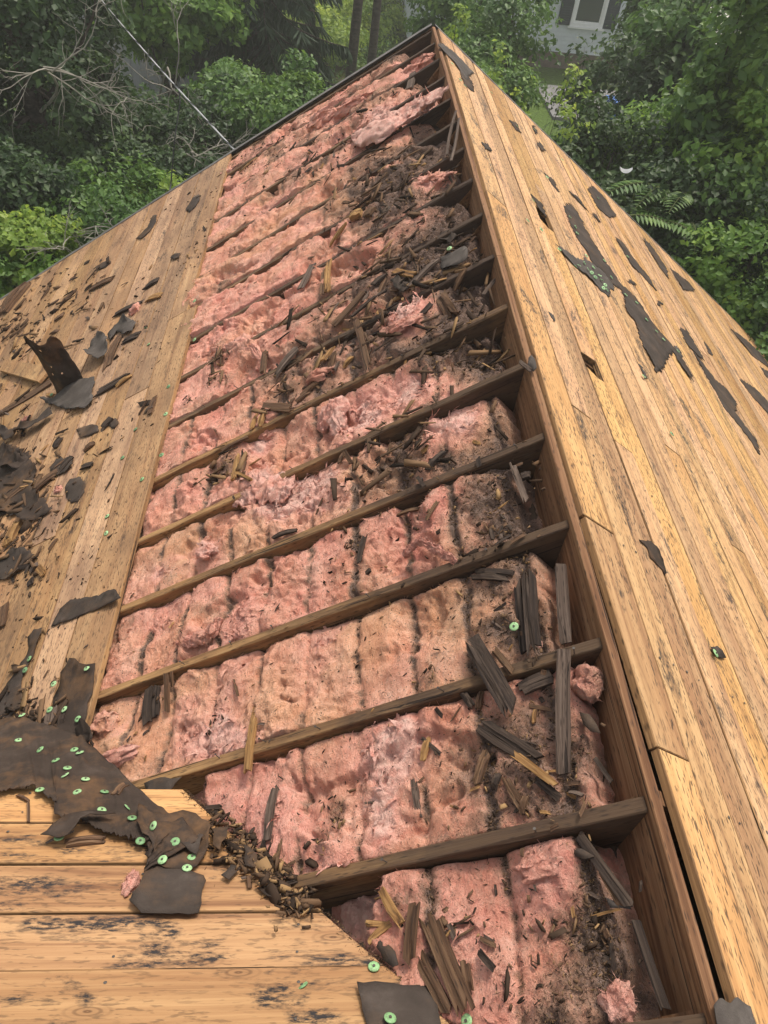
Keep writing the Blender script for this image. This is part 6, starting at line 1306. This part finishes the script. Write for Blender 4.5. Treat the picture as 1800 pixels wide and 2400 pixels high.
spruce('dark spruce with hanging boughs at the top, left of the apex', 570, 60, 18.5, 7.2, 2.0)
spruce('dark spruce at the top behind the bright maple', 480, 40, 21.0, 7.5, 2.0)
# ferny sumac with pinnate leaves
def sumac(label, px, py, dist, n, R, mat=G_bright):
    c = far(*dsp(px, py), dist); base = np.array([c[0], c[1], GZ]); root = thing('sumac', tuple(base), label, 'shrub', gRt); Vb, Fb = [], []; Pl, Nl, Tl, Sl, Wl = [], [], [], [], []
    for i in range(n):
        a = rng.uniform(0, 2 * np.pi); o = c + np.array([rng.normal() * R * .55, rng.normal() * R * .55, rng.uniform(-.35, .25)]); L = rng.uniform(.45, .75); u = np.array([math.cos(a), math.sin(a), .35]); sdv = np.cross(u, [0, 0, 1]); sdv /= np.linalg.norm(sdv)
        pts = [o + u * L * f + np.array([0, 0, -.45 * L * f * f]) for f in np.linspace(0, 1, 8)]; tube(Vb, Fb, pts, list(np.linspace(.008, .003, 8)), 4); limb(Vb, Fb, base + rng.normal(size=3) * np.array([.2, .2, 0]), o, .03, .012, .03, 5, 5)
        for f in np.linspace(.12, 1, 12):
            j = min(int(f * 7), 6); p = np.array(pts[j]) * (1 - (f * 7 - j)) + np.array(pts[j + 1]) * (f * 7 - j); ll = .17 * math.sin(math.pi * (.25 + .68 * f))
            for sg in (-1, 1): t = sdv * sg + u * .35 + np.array([0, 0, -.25]); t /= np.linalg.norm(t); Pl.append(p + t * ll * .5); Tl.append(t); Sl.append(ll)
    P, t, s = np.array(Pl), np.array(Tl), np.array(Sl)[:, None]; w = np.cross(t, np.array([0, 0, 1.0])); w /= np.linalg.norm(w, axis=1)[:, None]; nn = np.cross(w, t)
    V = np.stack([P - t * s * .5, P + w * s * .15 + nn * s * .05, P + t * s * .5 - nn * s * .1, P - w * s * .15 + nn * s * .05], 1).reshape(-1, 3); b = 4 * np.arange(len(P))[:, None]; F = np.concatenate([b + np.array([[0, 1, 2]]), b + np.array([[0, 2, 3]])], 1).reshape(-1, 3)
    obj('stems', pymesh('stems', Vb, Fb), M_stem, None, root); obj('fronds', npmesh('fronds', V, F, {'tint': np.repeat(np.clip(rng.normal(.5, .2, len(P)), 0, 1), 4)}), mat, None, root)
sumac('sumac with long ferny leaves behind the east gable edge', 1440, 450, 9.2, 30, .6, G_mid)
sumac('smaller ferny sumac below the larger one', 1390, 500, 8.8, 14, .4, G_mid)
# dead twigs
def twigs(V, F, p, d, L, r, lev):
    pts = [p]; q = np.array(p, float); dd = np.array(d, float)
    for i in range(5): dd = dd + rng.normal(size=3) * .22; dd /= np.linalg.norm(dd); q = q + dd * L / 5; pts.append(q.copy())
    tube(V, F, pts, list(np.linspace(r, r * .45, 6)), 4)
    if lev:
        for i in range(4): j = rng.integers(1, 6); nd = dd + rng.normal(size=3) * .75; twigs(V, F, pts[j], nd / np.linalg.norm(nd), L * rng.uniform(.5, .75), r * .55, lev - 1)
for px, py, ds, L, lab in ((100, 150, 10.6, 1.0, 'bare grey dead branches in front of the vine-covered tree'), (150, 510, 8.9, .75, 'bare grey dead branches above the bright shrub, left'), (370, 190, 13.0, 1.3, 'dead dark branches in front of the grey shed'), (420, 330, 11.0, .9, 'fine bare twigs below the cable')):
    c = far(*dsp(px, py), ds); V, F = [], []; base = c + np.array([-.5, .9, -.8]); limb(V, F, base, c, .022, .012, .2, 6, 5)
    for i in range(5): d = rng.normal(size=3) * np.array([1, .6, .8]) + np.array([.4, -.2, -.3]); twigs(V, F, c + rng.normal(size=3) * .04, d / np.linalg.norm(d), L * rng.uniform(.6, 1.0), .011, 2)
    o = obj('dead_branches', pymesh('dead_branches', V, F), M_twig); tag(o, lab, 'branches', 'dead branches')
# ground cover: nobody could count it
n = 90000; gxx = rng.uniform(-16, 16, n); gyy = 6.6 + 26 * rng.random(n) ** 1.3; ok = ~((gxx > 1.0) & (gyy > 17)); gxx, gyy = gxx[ok], gyy[ok]; n = len(gxx)
P = np.stack([gxx, gyy, GZ + rng.random(n) ** 2 * .8 * (1 + pn(gxx * .7, gyy * .7, 3))], 1); N = rng.normal(size=(n, 3)) * .5 + np.array([0, 0, 1.0])
V, F, Tn = leaf_quads(P, N, rng.uniform(.06, .16, n), .6, np.clip(rng.normal(.4, .2, n) + .3 * pn(gxx * .4, gyy * .4, 9), 0, 1))
o = obj('ground_cover', npmesh('ground_cover', V, F, {'tint': Tn}), G_mid); o['label'] = 'low leafy undergrowth beyond the house'; o['category'] = 'undergrowth'; stuff(o)
# odds and ends: white scrap caught in the bushes, blue bins by the driveway
M_white = plain('white_plastic', (.8, .8, .8), .4, .4, .05); M_blue = plain('blue_plastic', (.05, .16, .5), .4, .4, .1)
c = far(1465, 400, 9.6); V, F = [], []
for i in range(9):
    a = -1.2 + 2.4 * i / 8; w = .03 * math.sin(math.pi * (i + .6) / 9.2) * .5 + .004
    V += [(c[0] + .08 * math.sin(a), c[1], c[2] + .06 - .06 * math.cos(a) * 1.0 + w), (c[0] + .08 * math.sin(a), c[1] - .03, c[2] + .06 - .06 * math.cos(a) - w), (c[0] + .08 * math.sin(a), c[1] + .02, c[2] + .05 - .06 * math.cos(a) - w)]
    if i: b = 3 * i; F += [(b - 3 + j, b - 3 + (j + 1) % 3, b + (j + 1) % 3, b + j) for j in range(3)]
tag(obj('plastic_scrap', pymesh('plastic_scrap', V, F), M_white), 'small white plastic scrap caught in the bushes right of the roof', 'scrap')
for px, lab in ((1436, 'blue bin by the end of the driveway, left one'), (1470, 'blue bin by the end of the driveway, right one')):
    g = onground(px, 282); r_ = thing('blue_bin', (g[0], g[1], GZ), lab, 'bin', 'blue bins')
    V = [(g[0] + sx_ * (.2 if z < .1 else .27), g[1] + sy_ * (.2 if z < .1 else .27), GZ + z) for z in (.0, .5) for sx_, sy_ in ((-1, -1), (1, -1), (1, 1), (-1, 1))]
    obj('body', pymesh('body', V, [(0, 1, 5, 4), (1, 2, 6, 5), (2, 3, 7, 6), (3, 0, 4, 7), (3, 2, 1, 0)]), M_blue, None, r_); obj('lid', boxmesh('lid', (g[0] - .3, g[0] + .3, g[1] - .3, g[1] + .3, GZ + .501, GZ + .55)), M_blue, None, r_)

# ------------------------------------------------------------------ thin milky volume, added to stand in for a lens veil
t = NT('lens_veil_volume'); t.t.nodes.remove(t.b); pv = t.n('VolumePrincipled'); pv.inputs['Color'].default_value = (.95, .95, .88, 1); pv.inputs['Density'].default_value = .0034; pv.inputs['Anisotropy'].default_value = .2
t.l(pv.outputs[0], t.out.inputs['Volume'])
o = obj('added_haze', boxmesh('added_haze', (-410, 410, -310, 710, GZ - 1.4, 7.5)), t.m); stuff(o)
